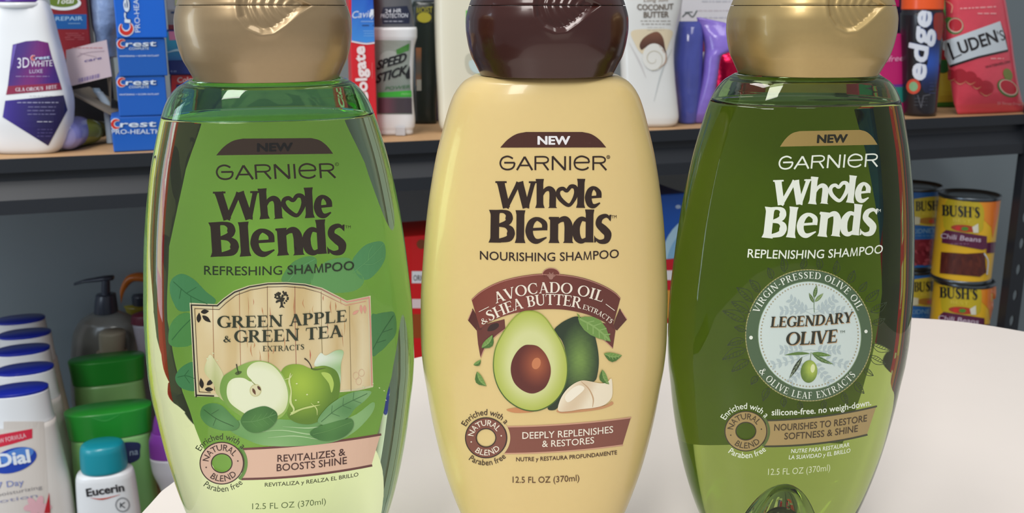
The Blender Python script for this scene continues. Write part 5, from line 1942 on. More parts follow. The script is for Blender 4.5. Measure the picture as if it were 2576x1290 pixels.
def coco(a):
    a.poly([(90, 240), (240, 225), (400, 235), (380, 330), (330, 420), (180, 420), (110, 330)], (222, 208, 178), 1, True, tf=Q3)
    a.text('COCONUT', Q3(132, 74), Q3(272, 78), Q3(412, 70), 14, (112, 102, 92), 3, w=.014, fat=.3)
    a.text('BUTTER', Q3(182, 136), None, Q3(376, 132), 14, (112, 102, 92), 3, w=.014, fat=.3)
    a.text('Long Soft', Q3(182, 14), None, Q3(370, 10), 9, (140, 120, 104), 3, shear=.2)
    lines(a, Q3, 156, 390, 162, 2, 24, (140, 132, 122), 1.8, 4)
    lines(a, Q3, 200, 340, 212, 2, 20, (176, 170, 160), 1.0, 6)
    a.poly([(150, 350), (175, 300), (230, 260), (290, 246), (330, 290), (345, 360), (360, 440), (330, 430), (300, 370), (240, 350), (190, 370), (165, 385)], lambda x, y: mixc((126, 84, 64), (74, 46, 38), (y - 85) / 40), 2, True, tf=Q3)
    a.ell(*Q3(262, 440), 29, 34, (226, 226, 220), 3, 30)
    a.line([Q3(300, 350), Q3(350, 420), Q3(350, 480), Q3(300, 530)], [1, 4, 4, 1], (178, 150, 130), 3)
    pts = [Q3(255 + (20 + i * 3.4) * math.cos(i * .42), 455 + (20 + i * 3.6) * math.sin(i * .42)) for i in range(20)]
    a.line(pts, [1, 2.2, 1.4], (196, 190, 172), 4)
    a.line([Q3(70, 330), Q3(150, 480), Q3(200, 600)], [1, 4, 1], (200, 198, 198), 1)
    a.line([Q3(400, 380), Q3(320, 560), Q3(262, 780)], [1, 4, 1], (190, 196, 196), 1)


art(t, 'front_label', B['body'], coco, cx=8., cy=16.)

# ---- blue bottle, lavender wrap, crimson foil, white carton behind
M_blue = mat('blue_violet_film', (74, 84, 168), rough=.18, coat=.5, vary=.35, scale=28, bump=.25, bscale=60)
t, B, _ = flask('shower_gel_pouch', 'glossy blue violet pouch standing right of the white coconut lotion', 'pouch', 1730, .055, ZU,
                [('film', [(58, 1708, 1764, .004), (75, 1704, 1766, .012), (110, 1698, 1768, .018), (170, 1693, 1766, .02), (230, 1696, 1762, .02), (280, 1701, 1756, .019), (312, 1706, 1750, .016)], M_blue, 2.2, .5)])
M_lav = mat('lavender_film', (136, 112, 206), rough=.25, coat=.4, vary=.22, scale=34, bump=.5, bscale=70)
t, B, _ = flask('plastic_wrapped_pack', 'crumpled lavender plastic pack leaning left of the olive bottle', 'pack', 1790, .045, ZU,
                [('film', [(52, 1752, 1762, .003), (72, 1758, 1842, .006), (100, 1768, 1856, .014), (128, 1772, 1856, .016), (150, 1770, 1812, .016), (200, 1764, 1804, .016), (250, 1750, 1796, .016), (290, 1736, 1786, .014), (316, 1726, 1776, .008)], M_lav, 2.3, .4)])
M_crim = mat('crimson_foil', (196, 16, 64), rough=.22, metal=.75, vary=.3, scale=40, bump=.9, bscale=55)
t, B, _ = flask('candy_bag', 'shiny crimson foil bag behind the lavender pack', 'bag', 1830, .115, ZU,
                [('foil', [(128, 1786, 1900, .003), (150, 1792, 1906, .014), (200, 1788, 1910, .02), (260, 1784, 1910, .022), (300, 1786, 1905, .02)], M_crim, 2.2, .4)])
t, pl, zz, _ = carton('tall_box', 'white carton with a red lower band at the back left of the gold cap', 1708, 1880, -70, .18, .05, ZU, (214, 216, 222), yaw=.05)
art(t, 'front_print', pl, lambda a: (a.rect(1712, 61, 1876, 130, (140, 26, 38), 1), lines(a, Q3, 620, 850, 10, 1, 30, (190, 194, 204), 2.6, 2), lines(a, Q3, 600, 860, 80, 1, 30, (206, 200, 206), 2.4, 3), lines(a, Q3, 640, 850, 135, 1, 30, (190, 192, 206), 2.4, 3),
                                     a.line([Q3(480, 130), Q3(520, 100), Q3(560, 130), Q3(595, 80)], 3, (90, 100, 100), 2), a.line([Q3(500, 96), Q3(560, 92)], 2.4, (90, 100, 100), 2)))

# ---- right end: pink carton, navy carton, shaving gel, green-yellow bag, cough drop bag
t, pl, zz, _ = carton('liner_box', 'magenta carton with white script and teal band right of the gold cap', 2196, 2287, 86, .055, .06, ZU, (190, 28, 108), yaw=.04)
art(t, 'front_print', pl, lambda a: (
    a.text('Carefree', Q4(20, 488), None, Q4(282, 468), 14, (236, 170, 206), 3, w=.002, shear=.25),
    a.poly([(2200, 190), (2208, 182), (2232, 206), (2230, 212), (2200, 212)], (240, 190, 214), 2),
    a.rect(2198, 212, 2285, 219, (100, 48, 140), 2), a.rect(2198, 219, 2285, 258, (34, 128, 118), 2)))
t, pl, zz, _ = carton('liner_box', 'navy carton with a magenta top behind the magenta carton', 2222, 2278, -60, .14, .05, ZU, (22, 26, 52), yaw=.04)
art(t, 'front_print', pl, lambda a: (a.rect(2223, -58, 2262, 16, (182, 22, 100), 1), a.line([(2240, 20), (2256, 26)], 4, (200, 190, 220), 2, False)))
M_or = mat('orange_plastic', (244, 92, 34), rough=.4, coat=.3)
t, B, _ = flask('shaving_gel_can', 'black and blue shaving gel can with orange cap and white sideways lettering', 'aerosol can', 2318, .034, ZU,
                [('cap', [(-90, 2300, 2350), (-80, 2284, 2364), (-40, 2272, 2372), (24, 2270, 2371)], M_or, 2, 1.),
                 ('collar', [(24, 2272, 2369), (34, 2270, 2371)], mat('can_dark_band', (60, 56, 62), rough=.3, metal=.5), 2, 1.),
                 ('body', [(33, 2268, 2372), (60, 2268, 2371), (160, 2271, 2363), (280, 2274, 2353), (288, 2275, 2352)], mat('black_lacquered_metal', (24, 22, 30), rough=.3, coat=.4), 2, 1.)])


def gel(a):
    a.poly([(470, 130), (575, 120), (562, 400), (545, 640), (460, 720), (420, 640), (455, 560), (480, 400)], lambda x, y: mixc((22, 26, 54), (44, 84, 178), math.exp(-((y - 155) / 45) ** 2)), 1, True, tf=Q4)
    a.poly([(525, 110), (590, 110), (580, 290), (545, 300), (520, 220)], (146, 44, 36), 2, True, tf=Q4)
    for g, c, ly in ((3., (60, 90, 160), 3), (0, (222, 228, 240), 4)):
        a.text('edge', (Q4(448, 628)[0] + g * .4, Q4(448, 628)[1]), None, (Q4(500, 92)[0] + g * .4, Q4(500, 92)[1]), 46, c, ly, w=.016, rot=True, shear=.12, fat=1.5 if ly == 4 else 2.6)
    a.ell(*Q4(362, 668), 18, 19, (206, 74, 50), 5, 24)
    a.ell(*Q4(362, 668), 11, 12, (130, 176, 130), 6, 20)
    a.line([Q4(395, 735), Q4(420, 830), Q4(440, 740), Q4(490, 730)], 2.2, (90, 92, 100), 3, False)
    lines(a, Q4, 360, 470, 760, 3, 26, (70, 72, 80), 1.8, 2)
    lines(a, Q4, 480, 540, 640, 4, 26, (60, 72, 120), 1.4, 3)


art(t, 'front_print', B['body'], gel, cx=7., cy=18.)
t, B, _ = flask('cough_drop_bag', 'yellow and green bag between the gel can and the red bag', 'bag', 2378, .11, ZU,
                [('film', [(20, 2350, 2420, .003), (60, 2344, 2424, .012), (150, 2344, 2424, .014), (250, 2342, 2418, .014), (290, 2344, 2412, .006)], mat('green_film', (44, 120, 36), rough=.3, coat=.3, vary=.15, scale=40), 2.3, .4)])
art(t, 'front_print', B['film'], lambda a: (a.poly([(2346, 180), (2400, 176), (2398, 256), (2346, 258)], (196, 180, 56), 1), a.poly([(2346, 40), (2400, 40), (2398, 150), (2346, 150)], (150, 36, 40), 1), a.ell(2372, 168, 18, 16, (30, 96, 44), 2, 20)), cx=7, cy=12)
M_bag = mat('coral_film', (222, 74, 92), rough=.26, coat=.5, vary=.12, scale=22, bump=.55, bscale=45)
t, B, _ = flask('cough_drop_bag', 'coral red bag with white name plate and watermelon pictures at the right end', 'bag', 2460, .030, ZU,
                [('film', [(-90, 2330, 2490, .003), (-70, 2338, 2496, .006), (-20, 2344, 2512, .016), (50, 2352, 2528, .02), (120, 2352, 2544, .021), (190, 2366, 2558, .021), (240, 2374, 2574, .018), (270, 2378, 2588, .012), (288, 2384, 2600, .005), (296, 2388, 2598, .003)], M_bag, 2.2, .4)], yaw=.33)


def drops(a):
    a.poly([(578, 330), (1032, 168), (1066, 262), (1090, 388), (860, 440), (640, 512), (600, 430)], (40, 30, 34), 2, tf=lambda x, y: Q4(x + 6, y + 9))
    a.poly([(578, 325), (1032, 163), (1060, 260), (1090, 382), (860, 434), (640, 504), (600, 425)], (206, 216, 224), 3, tf=Q4)
    k = (36, 32, 36)
    a.line([Q4(628, 330), Q4(672, 462)], 6, k, 4, False)
    a.line([Q4(662, 455), Q4(735, 420)], 3, k, 4, False)
    a.text('UDEN', Q4(728, 418), None, Q4(1020, 322), 31, k, 4, w=.016, rot=True, fat=.5)
    a.text("'S", Q4(1030, 320), None, Q4(1074, 306), 26, k, 4, w=.0, rot=True)

    def melon(cx_, cy_, rx, ry, rot):
        a.ell(*Q4(cx_, cy_), rx, ry, (70, 120, 54), 2, 24, rot)
        a.ell(*Q4(cx_ + 4, cy_ - 4), rx * .88, ry * .86, (232, 200, 180), 3, 24, rot)
        a.ell(*Q4(cx_ + 5, cy_ - 6), rx * .78, ry * .76, (190, 36, 52), 4, 24, rot)
    melon(682, 200, 22, 21, .3)
    a.ell(*Q4(640, 160), 12, 9, (90, 140, 60), 2, 14, .4)
    melon(1092, 680, 29, 20, .6)
    a.ell(*Q4(1092, 575), 11, 16, (120, 130, 60), 2, 16, -.4)
    for x, y, r in ((720, 590, 20), (800, 600, 17), (650, 580, 14), (920, 680, 20), (850, 640, 15)):
        a.ell(*Q4(x, y), r, r * .95, (176, 42, 56), 2, 20)
        a.line([Q4(x - r * 2.2, y + r * 1.5), Q4(x, y + r * 3), Q4(x + r * 2.4, y + r * 2)], [.5, 2.2, .5], (226, 160, 120), 3)
    a.line([Q4(600, 0), Q4(660, 40), Q4(655, 100)], 2.4, (240, 180, 150), 2)
    a.text('WATERMELON', Q4(920, 528), None, Q4(1110, 484), 6, (96, 44, 50), 2, w=.014, rot=True)
    lines(a, lambda x, y: Q4(x, y + (1000 - x) * .05), 720, 1000, 52, 1, 30, (246, 170, 172), 3.2, 4)
    lines(a, lambda x, y: Q4(x, y + (1000 - x) * .0), 850, 1010, 104, 1, 30, (246, 170, 172), 3., 5)
    lines(a, lambda x, y: Q4(x, y), 950, 1060, 452, 1, 30, (246, 180, 180), 2.2, 6)
    a.text('25 Throat Drops', Q4(1010, 806), None, Q4(1200, 812), 6, (240, 176, 186), 2, w=.006)


art(t, 'front_print', B['film'], drops, cx=8., cy=14.)

# ------------------------------------------------------------------ lower shelf
ZL = LOWZ + .0006
M_body = mat('pale_lotion_plastic', (226, 220, 214), rough=.38, coat=.2, vary=.01, scale=20)
M_bcap = mat('cobalt_cap_plastic', (22, 42, 160), rough=.3, coat=.3)


def copy_tree(o, loc, rz, label=None):
    c = o.copy()
    COL.objects.link(c)
    c.location = loc
    c.rotation_euler = (0, 0, rz)
    if label:
        c['label'] = label
    for ch in list(o.children):
        k = ch.copy()
        COL.objects.link(k)
        k.parent = c
    return c


def metric(name, label, cat, loc, yaw, parts, group=None):
    t = thing(name, label, cat, w(loc), yaw, group)
    bd = {}
    for pn, rows, m, n in parts:
        b_ = Body(rows, n=n, levels=36, segs=72).at(loc[0], loc[1], loc[2], yaw)
        bm, _ = b_.mesh()
        from_bm(pn, bm, m, t, True)
        bd[pn] = b_
    return t, bd


# five lotion bottles in a row going back
HD = .235
zt = ZL + HD
spots = []
for px, py in ((44, 976), (62, 924), (56, 876), (62, 836), (50, 800)):
    spots.append(on_plane(px, py, zt))
WH_ROWS = [('top_disc', [(HD - .003, 0.0276, 0.0177), (HD - .0006, 0.0280, 0.0180), (HD, 0.0273, 0.0173)], M_bcap, 2.2),
           ('cap', [(HD - .034, 0.0305, 0.0198), (HD - .03, 0.0297, 0.0193), (HD - .003, 0.0280, 0.0180)], M_wht, 2.3),
           ('body', [(0, 0.0321, 0.0214), (.006, 0.0369, 0.0246), (.05, 0.0396, 0.0262), (.12, 0.0385, 0.0257), (HD - .07, 0.0342, 0.0230), (HD - .034, 0.0310, 0.0203)], M_body, 2.4)]
GD = 'white lotion bottles with cobalt tops on the lower shelf'
ydd = SYAW + .02
tD, BD = metric('lotion_bottle', 'white lotion bottle with blue oval logo, nearest of the cobalt-topped row', 'lotion bottle', (spots[0][0], spots[0][1], ZL), ydd, WH_ROWS, GD)
for (x, y), lb in zip(spots[1:], ('second lotion bottle back in the cobalt-topped row', 'middle lotion bottle of five in the cobalt-topped row', 'fourth lotion bottle back in the cobalt-topped row', 'rearmost and highest seen lotion bottle of the cobalt-topped row')):
    copy_tree(tD, w((x, y, ZL)), ydd, lb)


def dial(a):
    a.poly([(-40, 810), (230, 755), (262, 1290), (-40, 1290)], (214, 206, 198), 0, tf=Q5)
    a.poly([(-40, 880), (172, 842), (172, 892), (60, 925), (-40, 950)], (206, 40, 66), 1, tf=Q5)
    a.text('NEW FORMULA', Q5(-30, 925), None, Q5(140, 888), 11, (236, 190, 196), 2, w=.008, rot=True)
    a.ell(*Q5(72, 1010), 60, 30, (30, 66, 170), 2, 36, -.3)
    a.ell(*Q5(90, 985), 44, 17, (80, 130, 206), 3, 30, -.3)
    a.text('Dial', Q5(-8, 1046), None, Q5(162, 1018), 31, (226, 232, 240), 4, w=.016, rot=True, fat=1.1)
    a.text('7 Day', Q5(-10, 1160), None, Q5(128, 1140), 15, (130, 140, 190), 2, w=.006, rot=True)
    a.text('moisturizing', Q5(-30, 1206), None, Q5(225, 1160), 9, (150, 146, 148), 2, rot=True)
    a.text('lotion', Q5(-20, 1240), None, Q5(200, 1205), 9, (150, 150, 176), 2, rot=True)
    for i in range(6):
        a.ell(*Q5(200 + 40 * math.cos(i), 1258 + 26 * math.sin(i)), 17, 9, (226, 176, 184), 2, 16, i)
    a.poly([(235, 1290), (262, 1180), (268, 1290)], (190, 40, 50), 3, tf=Q5)


art(tD, 'front_label', BD['body'], dial, cx=9., cy=20.)

# two green shampoo bottles
HG = .1885
M_gc = mat('leaf_green_cap', (40, 150, 52), rough=.35, coat=.3)
M_gb = mat('pale_green_plastic', (134, 190, 116), rough=.38, coat=.2)
g1 = on_plane(272, 1024, ZL + HG)
g2 = on_plane(268, 898, ZL + HG)
tG, BG = metric('conditioner_bottle', 'pale green bottle with wide green flip cap, nearer of the two', 'shampoo bottle', (g1[0], g1[1], ZL), SYAW,
                [('cap', [(HG - .030, 0.0411, 0.0167), (HG - .01, 0.0427, 0.0183), (HG - .001, 0.0435, 0.0189), (HG, 0.0427, 0.0181)], M_gc, 2.5),
                 ('body', [(0, 0.0333, 0.0200), (.006, 0.0377, 0.0233), (.08, 0.0411, 0.0255), (HG - .06, 0.0405, 0.0211), (HG - .030, 0.0394, 0.0161)], M_gb, 2.5)], 'pale green flip cap bottles on the lower shelf')
copy_tree(tG, w((g2[0], g2[1], ZL)), SYAW, 'pale green bottle with wide green flip cap, the one behind')
art(tG, 'front_label', BG['body'], lambda a: (a.poly([(610, 930), (735, 915), (745, 960), (730, 1010), (610, 1040)], (20, 34, 84), 1, True, tf=Q5), a.text('na', Q5(690, 985), None, Q5(735, 978), 16, (150, 170, 190), 2, w=.006)), cx=9, cy=20)
art(tG, 'thumb_notch', BG['cap'], lambda a: a.line([Q5(470, 775), Q5(560, 800), Q5(660, 752)], [.5, 3, .5], (70, 176, 80), 1), cx=9, cy=20)

# small white lotion with teal cap
HE = .172
e1 = on_plane(256, 1112, ZL + HE)
M_teal = mat('teal_plastic', (18, 140, 156), rough=.35, coat=.3)
tE, BE = metric('lotion_bottle', 'small white lotion bottle with teal cap in front of the green bottles', 'lotion bottle', (e1[0], e1[1], ZL), SYAW * .7,
                [('cap', [(HE - .0290, 0.0216, 0.0176), (HE - .026, 0.0224, 0.0181), (HE - .008, 0.0216, 0.0176), (HE - .002, 0.0201, 0.0161), (HE, 0.0166, 0.0131)], M_teal, 2.2),
                 ('body', [(0, 0.0272, 0.0161), (.004, 0.0297, 0.0186), (.08, 0.0302, 0.0191), (HE - .046, 0.0287, 0.0189), (HE - .036, 0.0279, 0.0185), (HE - .0315, 0.0263, 0.0176), (HE - .0285, 0.0191, 0.0151)], M_wht, 2.6)])
art(tE, 'front_label', BE['body'], lambda a: (
    a.text('Eucerin', Q5(462, 1203), None, Q5(662, 1172), 19, (50, 48, 52), 2, w=.016, rot=True, fat=.6),
    a.line([Q5(480, 1210), Q5(545, 1216), Q5(640, 1192)], [.6, 4, .6], (190, 70, 50), 2),
    a.ring(*Q5(652, 1246), 17, 17, 3, (140, 142, 146), 2, 24), a.line([Q5(640, 1235), Q5(640, 1262)], 2.4, (60, 62, 66), 3, False), a.line([Q5(662, 1234), Q5(642, 1248), Q5(664, 1262)], 2.4, (60, 62, 66), 3, False)), cx=9, cy=20)

# pump bottle
M_pump = mat('smoky_clear_plastic', (128, 132, 130), rough=.25, coat=.4)
M_dk = mat('slate_plastic', (52, 58, 72), rough=.35, coat=.3)
YP = 1.235
t, B, _ = flask('pump_bottle', 'smoky grey bottle with slate pump nozzle pointing left, behind the green caps', 'pump bottle', 270, .2, ZL,
                [('pump_collar', [(740, 243, 290), (755, 240, 292), (784, 238, 296)], M_dk, 2, 1.),
                 ('pump_stem', [(704, 256, 276), (742, 255, 277)], M_dk, 2, 1.),
                 ('body', [(783, 240, 296), (790, 222, 316), (808, 200, 342), (840, 186, 358), (900, 182, 362), (1000, 184, 362)], M_pump, 2.4, .6)], Y=YP)
bm = bmesh.new()
zt_ = zat(700, YP) - ZL
lx = t.location.x
xs = [((px - 1288) / F * depth_of(YP, zat(700, YP)) - lx) for px in (190, 215, 262, 284)]
sec = [(xs[0], -.004, zt_ - .0065, .003), (xs[1], -.002, zt_ - .003, .004), (xs[2], 0, zt_, .006), (xs[3], 0, zt_ + .001, .0055)]
pr = None
for x, y, z, r in sec:
    ring_ = [bm.verts.new((x, y + r * math.cos(q), z + r * .6 * math.sin(q))) for q in [2 * math.pi * i / 12 for i in range(12)]]
    if pr:
        for i in range(12):
            bm.faces.new((pr[i], pr[(i + 1) % 12], ring_[(i + 1) % 12], ring_[i]))
    else:
        bm.faces.new(ring_)
    pr = ring_
bm.faces.new(pr)
from_bm('nozzle', bm, M_dk, t, True)

# yellow jug with orange handle
M_yel = mat('mustard_plastic', (150, 140, 30), rough=.4, coat=.2)
M_hand = mat('amber_plastic', (190, 104, 30), rough=.4, coat=.2)
YJ = 1.30
t, B, _ = flask('detergent_jug', 'mustard jug with an arched amber handle at the rear, left of the green bottle', 'jug', 350, .25, ZL,
                [('cap', [(738, 336, 384), (745, 332, 388), (766, 334, 390)], M_dk, 2, .8),
                 ('body', [(765, 312, 398), (775, 318, 404), (800, 322, 410), (900, 318, 412), (1000, 318, 412)], M_yel, 2.6, .6)], Y=YJ)
bm = bmesh.new()
lz = t.location.z - CZ
hp = [(306, 770), (312, 725), (328, 700), (352, 696), (380, 704), (400, 730), (404, 768)]
hp = catmull(hp, False, 5)
pr = None
for k, (px, py) in enumerate(hp):
    z = zat(py, YJ)
    x = (px - 1288) / F * depth_of(YJ, z) - t.location.x
    q = hp[min(k + 1, len(hp) - 1)]
    p = hp[max(k - 1, 0)]
    d = np.array([q[0] - p[0], -(q[1] - p[1])], float)
    d /= np.hypot(*d)
    nrm = (-d[1], d[0])
    ring_ = [bm.verts.new((x + nrm[0] * .006 * math.cos(a), .009 * math.sin(a), z - lz + nrm[1] * .006 * math.cos(a))) for a in [2 * math.pi * i / 10 for i in range(10)]]
    if pr:
        for i in range(10):
            bm.faces.new((pr[i], pr[(i + 1) % 10], ring_[(i + 1) % 10], ring_[i]))
    else:
        bm.faces.new(ring_)
    pr = ring_
bm.faces.new(pr)
from_bm('handle', bm, M_hand, t, True)

# beige capped bottle, plum capped bottle, purple and white bottle
t, B, _ = flask('small_bottle', 'small bottle with ribbed beige cap just above the rear green cap', 'small bottle', 283, .14, ZL,
                [('cap', [(832, 254, 312), (838, 250, 315), (880, 252, 312)], mat('beige_plastic', (160, 156, 138), rough=.45), 2, .9),
                 ('body', [(881, 246, 318), (900, 240, 322), (1000, 240, 322)], mat('tan_plastic', (150, 140, 122), rough=.45), 2.3, .8)], Y=1.195)
t, B, _ = flask('small_bottle', 'pale bottle with a plum cap beside the pump bottle', 'small bottle', 362, .16, ZL,
                [('cap', [(784, 350, 394), (792, 332, 402), (812, 330, 404)], mat('plum_plastic', (92, 30, 48), rough=.4), 2, .7),
                 ('body', [(812, 334, 402), (850, 342, 408), (880, 348, 412), (1000, 350, 414)], mat('mauve_white_plastic', (160, 156, 168), rough=.4), 2.3, .6)], Y=1.20)
t, B, _ = flask('conditioner_bottle', 'purple over grey white bottle partly hidden by the green shampoo bottle', 'shampoo bottle', 430, .06, ZL,
                [('cap', [(1040, 396, 470), (1046, 390, 476), (1085, 384, 480)], mat('grape_plastic', (110, 40, 130), rough=.4, coat=.2), 2.2, .6),
                 ('shoulder_band', [(1085, 382, 482), (1110, 376, 486), (1146, 378, 488)], mat('violet_plastic', (120, 52, 146), rough=.4, coat=.2), 2.3, .6),
                 ('body', [(1146, 378, 488), (1180, 384, 488), (1225, 404, 480), (1260, 412, 474)], mat('ash_white_plastic', (186, 186, 194), rough=.4, coat=.2), 2.3, .6)], Y=.98)

# cartons seen between the big bottles
def lowbox(name, label, pxl, pxr, pytop, inset, dep, rgb, fn=None, zb=ZL, yaw=SYAW, group=None):
    t, pl, zt2, lc = carton(name, label, pxl, pxr, pytop, inset, dep, zb, rgb, group, yaw)
    if fn:
        art(t, 'front_print', pl, fn)
    return zt2


lowbox('food_box', 'red carton with white panel in the gap between the green and cream bottles', 1034, 1150, 592, .06, .08, (206, 22, 26),
       lambda a: (a.rect(1036, 598, 1100, 862, (206, 22, 26), 0), a.rect(1036, 682, 1100, 712, (226, 226, 230), 1), a.text('ORIGINAL', (1040, 706), None, (1096, 706), 14, (60, 60, 66), 2, w=.01), a.rect(1036, 752, 1100, 775, (226, 206, 206), 1), a.rect(1036, 790, 1100, 850, (150, 70, 24), 1), a.ell(1060, 614, 12, 12, (120, 60, 30), 2, 16)))
lowbox('food_box', 'orange and yellow carton standing behind the green bottle, seen through it', 900, 1018, 640, .07, .08, (216, 120, 30),
       lambda a: a.rect(910, 760, 1010, 860, (226, 190, 40), 1))
lowbox('food_box', 'dark red carton standing lower left behind the green bottle, seen through it', 735, 830, 560, .07, .08, (150, 30, 30),
       lambda a: a.rect(790, 640, 880, 720, (216, 150, 60), 1))
zr = lowbox('cereal_box', 'red carton with white stripe under the blue one, between cream and olive bottles', 1560, 1722, 654, .06, .08, (196, 26, 40),
            lambda a: (a.rect(1564, 680, 1720, 704, (226, 222, 224), 1), a.rect(1564, 730, 1720, 800, (216, 150, 60), 1)))
lowbox('cereal_box', 'blue and white carton on the red one, between cream and olive bottles', 1560, 1726, 492, .06, .08, (24, 84, 176),
       lambda a: (a.ell(1760, 660, 96, 118, (170, 206, 226), 1, 40), a.ell(1764, 676, 88, 110, (130, 178, 212), 2, 40), a.ell(1706, 520, 7, 5, (170, 190, 220), 2, 12)), zb=zr + .0006)
lowbox('food_box', 'green and red carton behind the olive bottle, seen through it', 2090, 2215, 560, .06, .08, (130, 40, 26),
       lambda a: a.rect(2100, 600, 2200, 690, (200, 130, 60), 1))

# ------------------------------------------------------------------ stacked cans
M_tin = mat('dark_tin_rim', (104, 112, 118), rough=.28, metal=.9)
CR = .0388


def can(label, px, ztop, hc, inset, kind, lab_tf=None, group=None):
    p = on_shelf(px, inset, ztop)
    zb = ztop - hc
    loc = (p[0], p[1], zb)
    t = thing('bean_can', label, 'can', w(loc), 0., group)
    R_ = CR
    for nm, rows in (('bottom_rim', [(0, R_ * .975), (.0015, R_ * 1.01), (.0045, R_ * 1.01), (.006, R_ * .985)]),
                     ('lid', [(hc - .006, R_ * .985), (hc - .0045, R_ * 1.01), (hc - .0012, R_ * 1.015), (hc - .0004, R_ * 1.0)])):
        bm = bmesh.new()
        prev = None
        rr = [(z, r) for z, r in rows]
        if nm == 'lid':
            rr += [(hc - .0004, R_ * .965), (hc - .004, R_ * .955), (hc - .004, R_ * .7), (hc - .0032, R_ * .66), (hc - .004, R_ * .6), (hc - .004, R_ * .1)]
        for z, r in rr:
            ring_ = [bm.verts.new((r * math.cos(q), r * math.sin(q), z)) for q in [2 * math.pi * i / 56 for i in range(56)]]
            if prev:
                for i in range(56):
                    bm.faces.new((prev[i], prev[(i + 1) % 56], ring_[(i + 1) % 56], ring_[i]))
            else:
                bm.faces.new(list(reversed(ring_)))
            prev = ring_
        bm.faces.new(prev)
        from_bm(nm, bm, M_tin, t, True)
    bd = Body([(.0055, R_ * .985, R_ * .985), (.007, R_ * .985, R_ * .985), (hc - .007, R_ * .985, R_ * .985), (hc - .0055, R_ * .985, R_ * .985)], n=2, segs=64, smooth=False).at(loc[0], loc[1], zb, 0.)
    base = {'chili': (232, 184, 40), 'blue': (40, 104, 176)}[kind]
    bm, _ = bd.mesh(bottom=False, top=False)
    from_bm('paper_label', bm, P(base, .4, .2), t, True)
    return t, bd


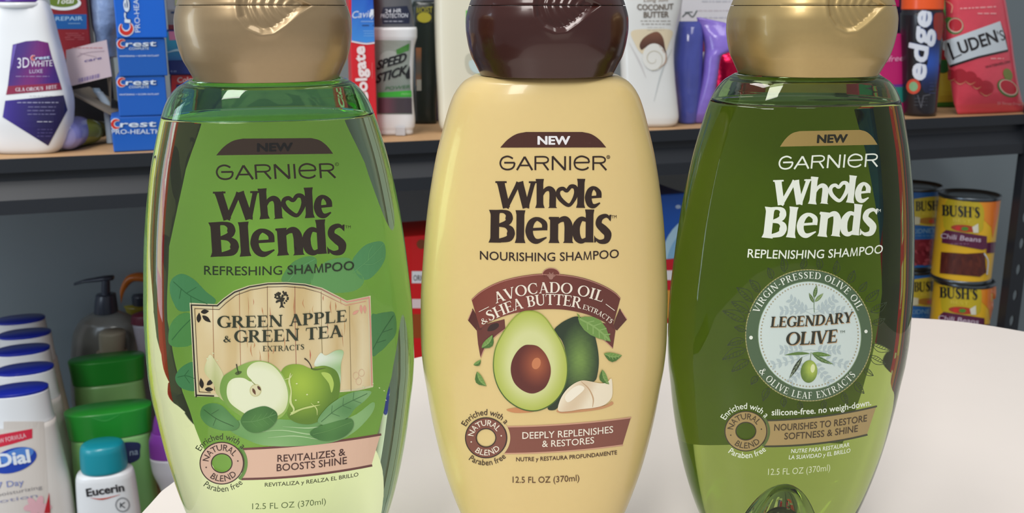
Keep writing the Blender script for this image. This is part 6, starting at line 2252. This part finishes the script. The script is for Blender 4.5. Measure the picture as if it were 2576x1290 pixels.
zc_top = zat(496, 1.285)
HC = (zc_top - ZL) / 3
GC = 'bean cans stacked on the lower shelf'
xr_ = 2440
for k, lb in enumerate(('yellow and purple bean can, top of the right-hand stack', 'yellow and purple bean can, second of the right-hand stack', 'yellow and purple bean can at the foot of the right-hand stack')):
    t, bd = can(lb, xr_ - k * 14, zc_top - k * HC, HC - .0004, .055, 'chili', group=GC)
    if k == 2:
        continue
    oy = 0 if k == 0 else 206
    ox = 0 if k == 0 else -6

    def chili(a, oy=oy, ox=ox, k=k):
        T = lambda x, y: (Q6(x, y)[0] + ox, Q6(x, y)[1] + oy)
        a.poly([(560, 268), (945, 290), (928, 400), (890, 560), (880, 480), (820, 420), (560, 420)], lambda x, y: mixc((236, 190, 50), (232, 120, 34), (x - 2440 - ox) / 60), 1, tf=T)
        a.poly([(560, 300), (640, 282), (760, 290), (822, 340), (826, 440), (790, 520), (560, 505)], (198, 176, 40), 2, True, tf=T)
        a.text("BUSH'S", T(530, 398), T(670, 408), T(800, 416), 27, (28, 34, 40), 4, serif=True, bold=1.5)
        a.text('BEST', T(610, 440), None, T(740, 452), 8, (220, 200, 70), 4, w=.01)
        a.ell(*T(690, 490), 34, 9, (176, 66, 40), 3, 24, .1)
        a.ell(*T(694, 492), 9, 5, (80, 140, 50), 4, 14)
        a.ell(*T(645, 488), 7, 6, (206, 50, 40), 4, 12)
        a.poly([(745, 480), (788, 455), (790, 520), (755, 520)], (222, 220, 200), 4, tf=T)
        a.poly([(535, 520), (560, 500), (850, 545), (848, 630), (820, 640), (530, 590)], (92, 34, 66), 4, tf=T)
        a.poly([(850, 590), (912, 585), (905, 660), (845, 665)], (86, 26, 62), 3, tf=T)
        a.text('Chili Beans', T(520, 556), T(660, 572), T(806, 586), 12, (206, 190, 206), 5, w=.008, shear=.2)
        lines(a, T, 590, 720, 598, 1, 20, (150, 110, 140), 1.6, 4, 5)
        a.poly([(525, 655), (700, 668), (835, 660), (845, 800), (800, 830), (515, 805)], lambda x, y: mixc((70, 30, 28), (104, 48, 34), .5 + .5 * math.sin(x * .6) * math.sin(y * .5)), 4, tf=T)
        a.line([T(830, 665), T(858, 720), T(850, 815)], 3.2, (206, 216, 226), 5)
    art(t, 'label_print', bd, chili, cx=7., cy=16., lift=2e-4)
for k, lb in enumerate(('blue bean can with red beans, top of the left-hand stack', 'blue bean can, second of the left-hand stack', 'blue bean can at the foot of the left-hand stack')):
    zl_ = zc_top - .0005 - k * HC
    t, bd = can(lb, 2298 - k * 12, zl_, HC - .0004, .142, 'blue', group=GC)
    if k == 2:
        continue
    oy = 0 if k == 0 else 203
    ox = 0 if k == 0 else -4

    def blue(a, oy=oy, ox=ox):
        T = lambda x, y: (Q6(x, y)[0] + ox, 500 + (Q6(x, y)[1] - 524) * .93 + oy)
        a.poly([(240, 370), (330, 350), (480, 330), (560, 350), (560, 540), (330, 545), (240, 540)], (204, 186, 60), 2, True, tf=T)
        a.text("BUSH'S", T(345, 440), T(450, 436), T(570, 430), 24, (28, 34, 40), 4, serif=True, bold=1.5)
        a.text('BEST', T(395, 472), None, T(500, 470), 8, (226, 206, 80), 4, w=.01)
        a.ell(*T(450, 515), 30, 9, (170, 120, 50), 3, 24)
        a.ell(*T(462, 518), 9, 5, (196, 80, 50), 4, 14)
        a.ell(*T(500, 515), 8, 6, (90, 140, 60), 4, 12)
        a.poly([(330, 480), (378, 490), (375, 540), (330, 545)], (216, 216, 190), 4, tf=T)
        a.text('KIDNEY BEANS', T(320, 612), None, T(640, 596), 11, (130, 176, 206), 4, w=.004, shear=.1)
        lines(a, T, 330, 520, 628, 1, 20, (110, 160, 200), 1.4, 4, 5)
        a.poly([(250, 660), (520, 652), (600, 660), (600, 850), (250, 850)], (128, 40, 54), 3, tf=T)
        r = random.Random(5)
        for i in range(40):
            a.ell(*T(r.uniform(270, 590), r.uniform(670, 840)), 7, 4, r.choice([(176, 80, 92), (150, 56, 70), (110, 30, 44)]), 4, 10, r.uniform(0, 3))
        a.ell(*T(492, 770), 5, 13, (206, 196, 130), 5, 14, .2)
    art(t, 'label_print', bd, blue, cx=7., cy=16., lift=2e-4)
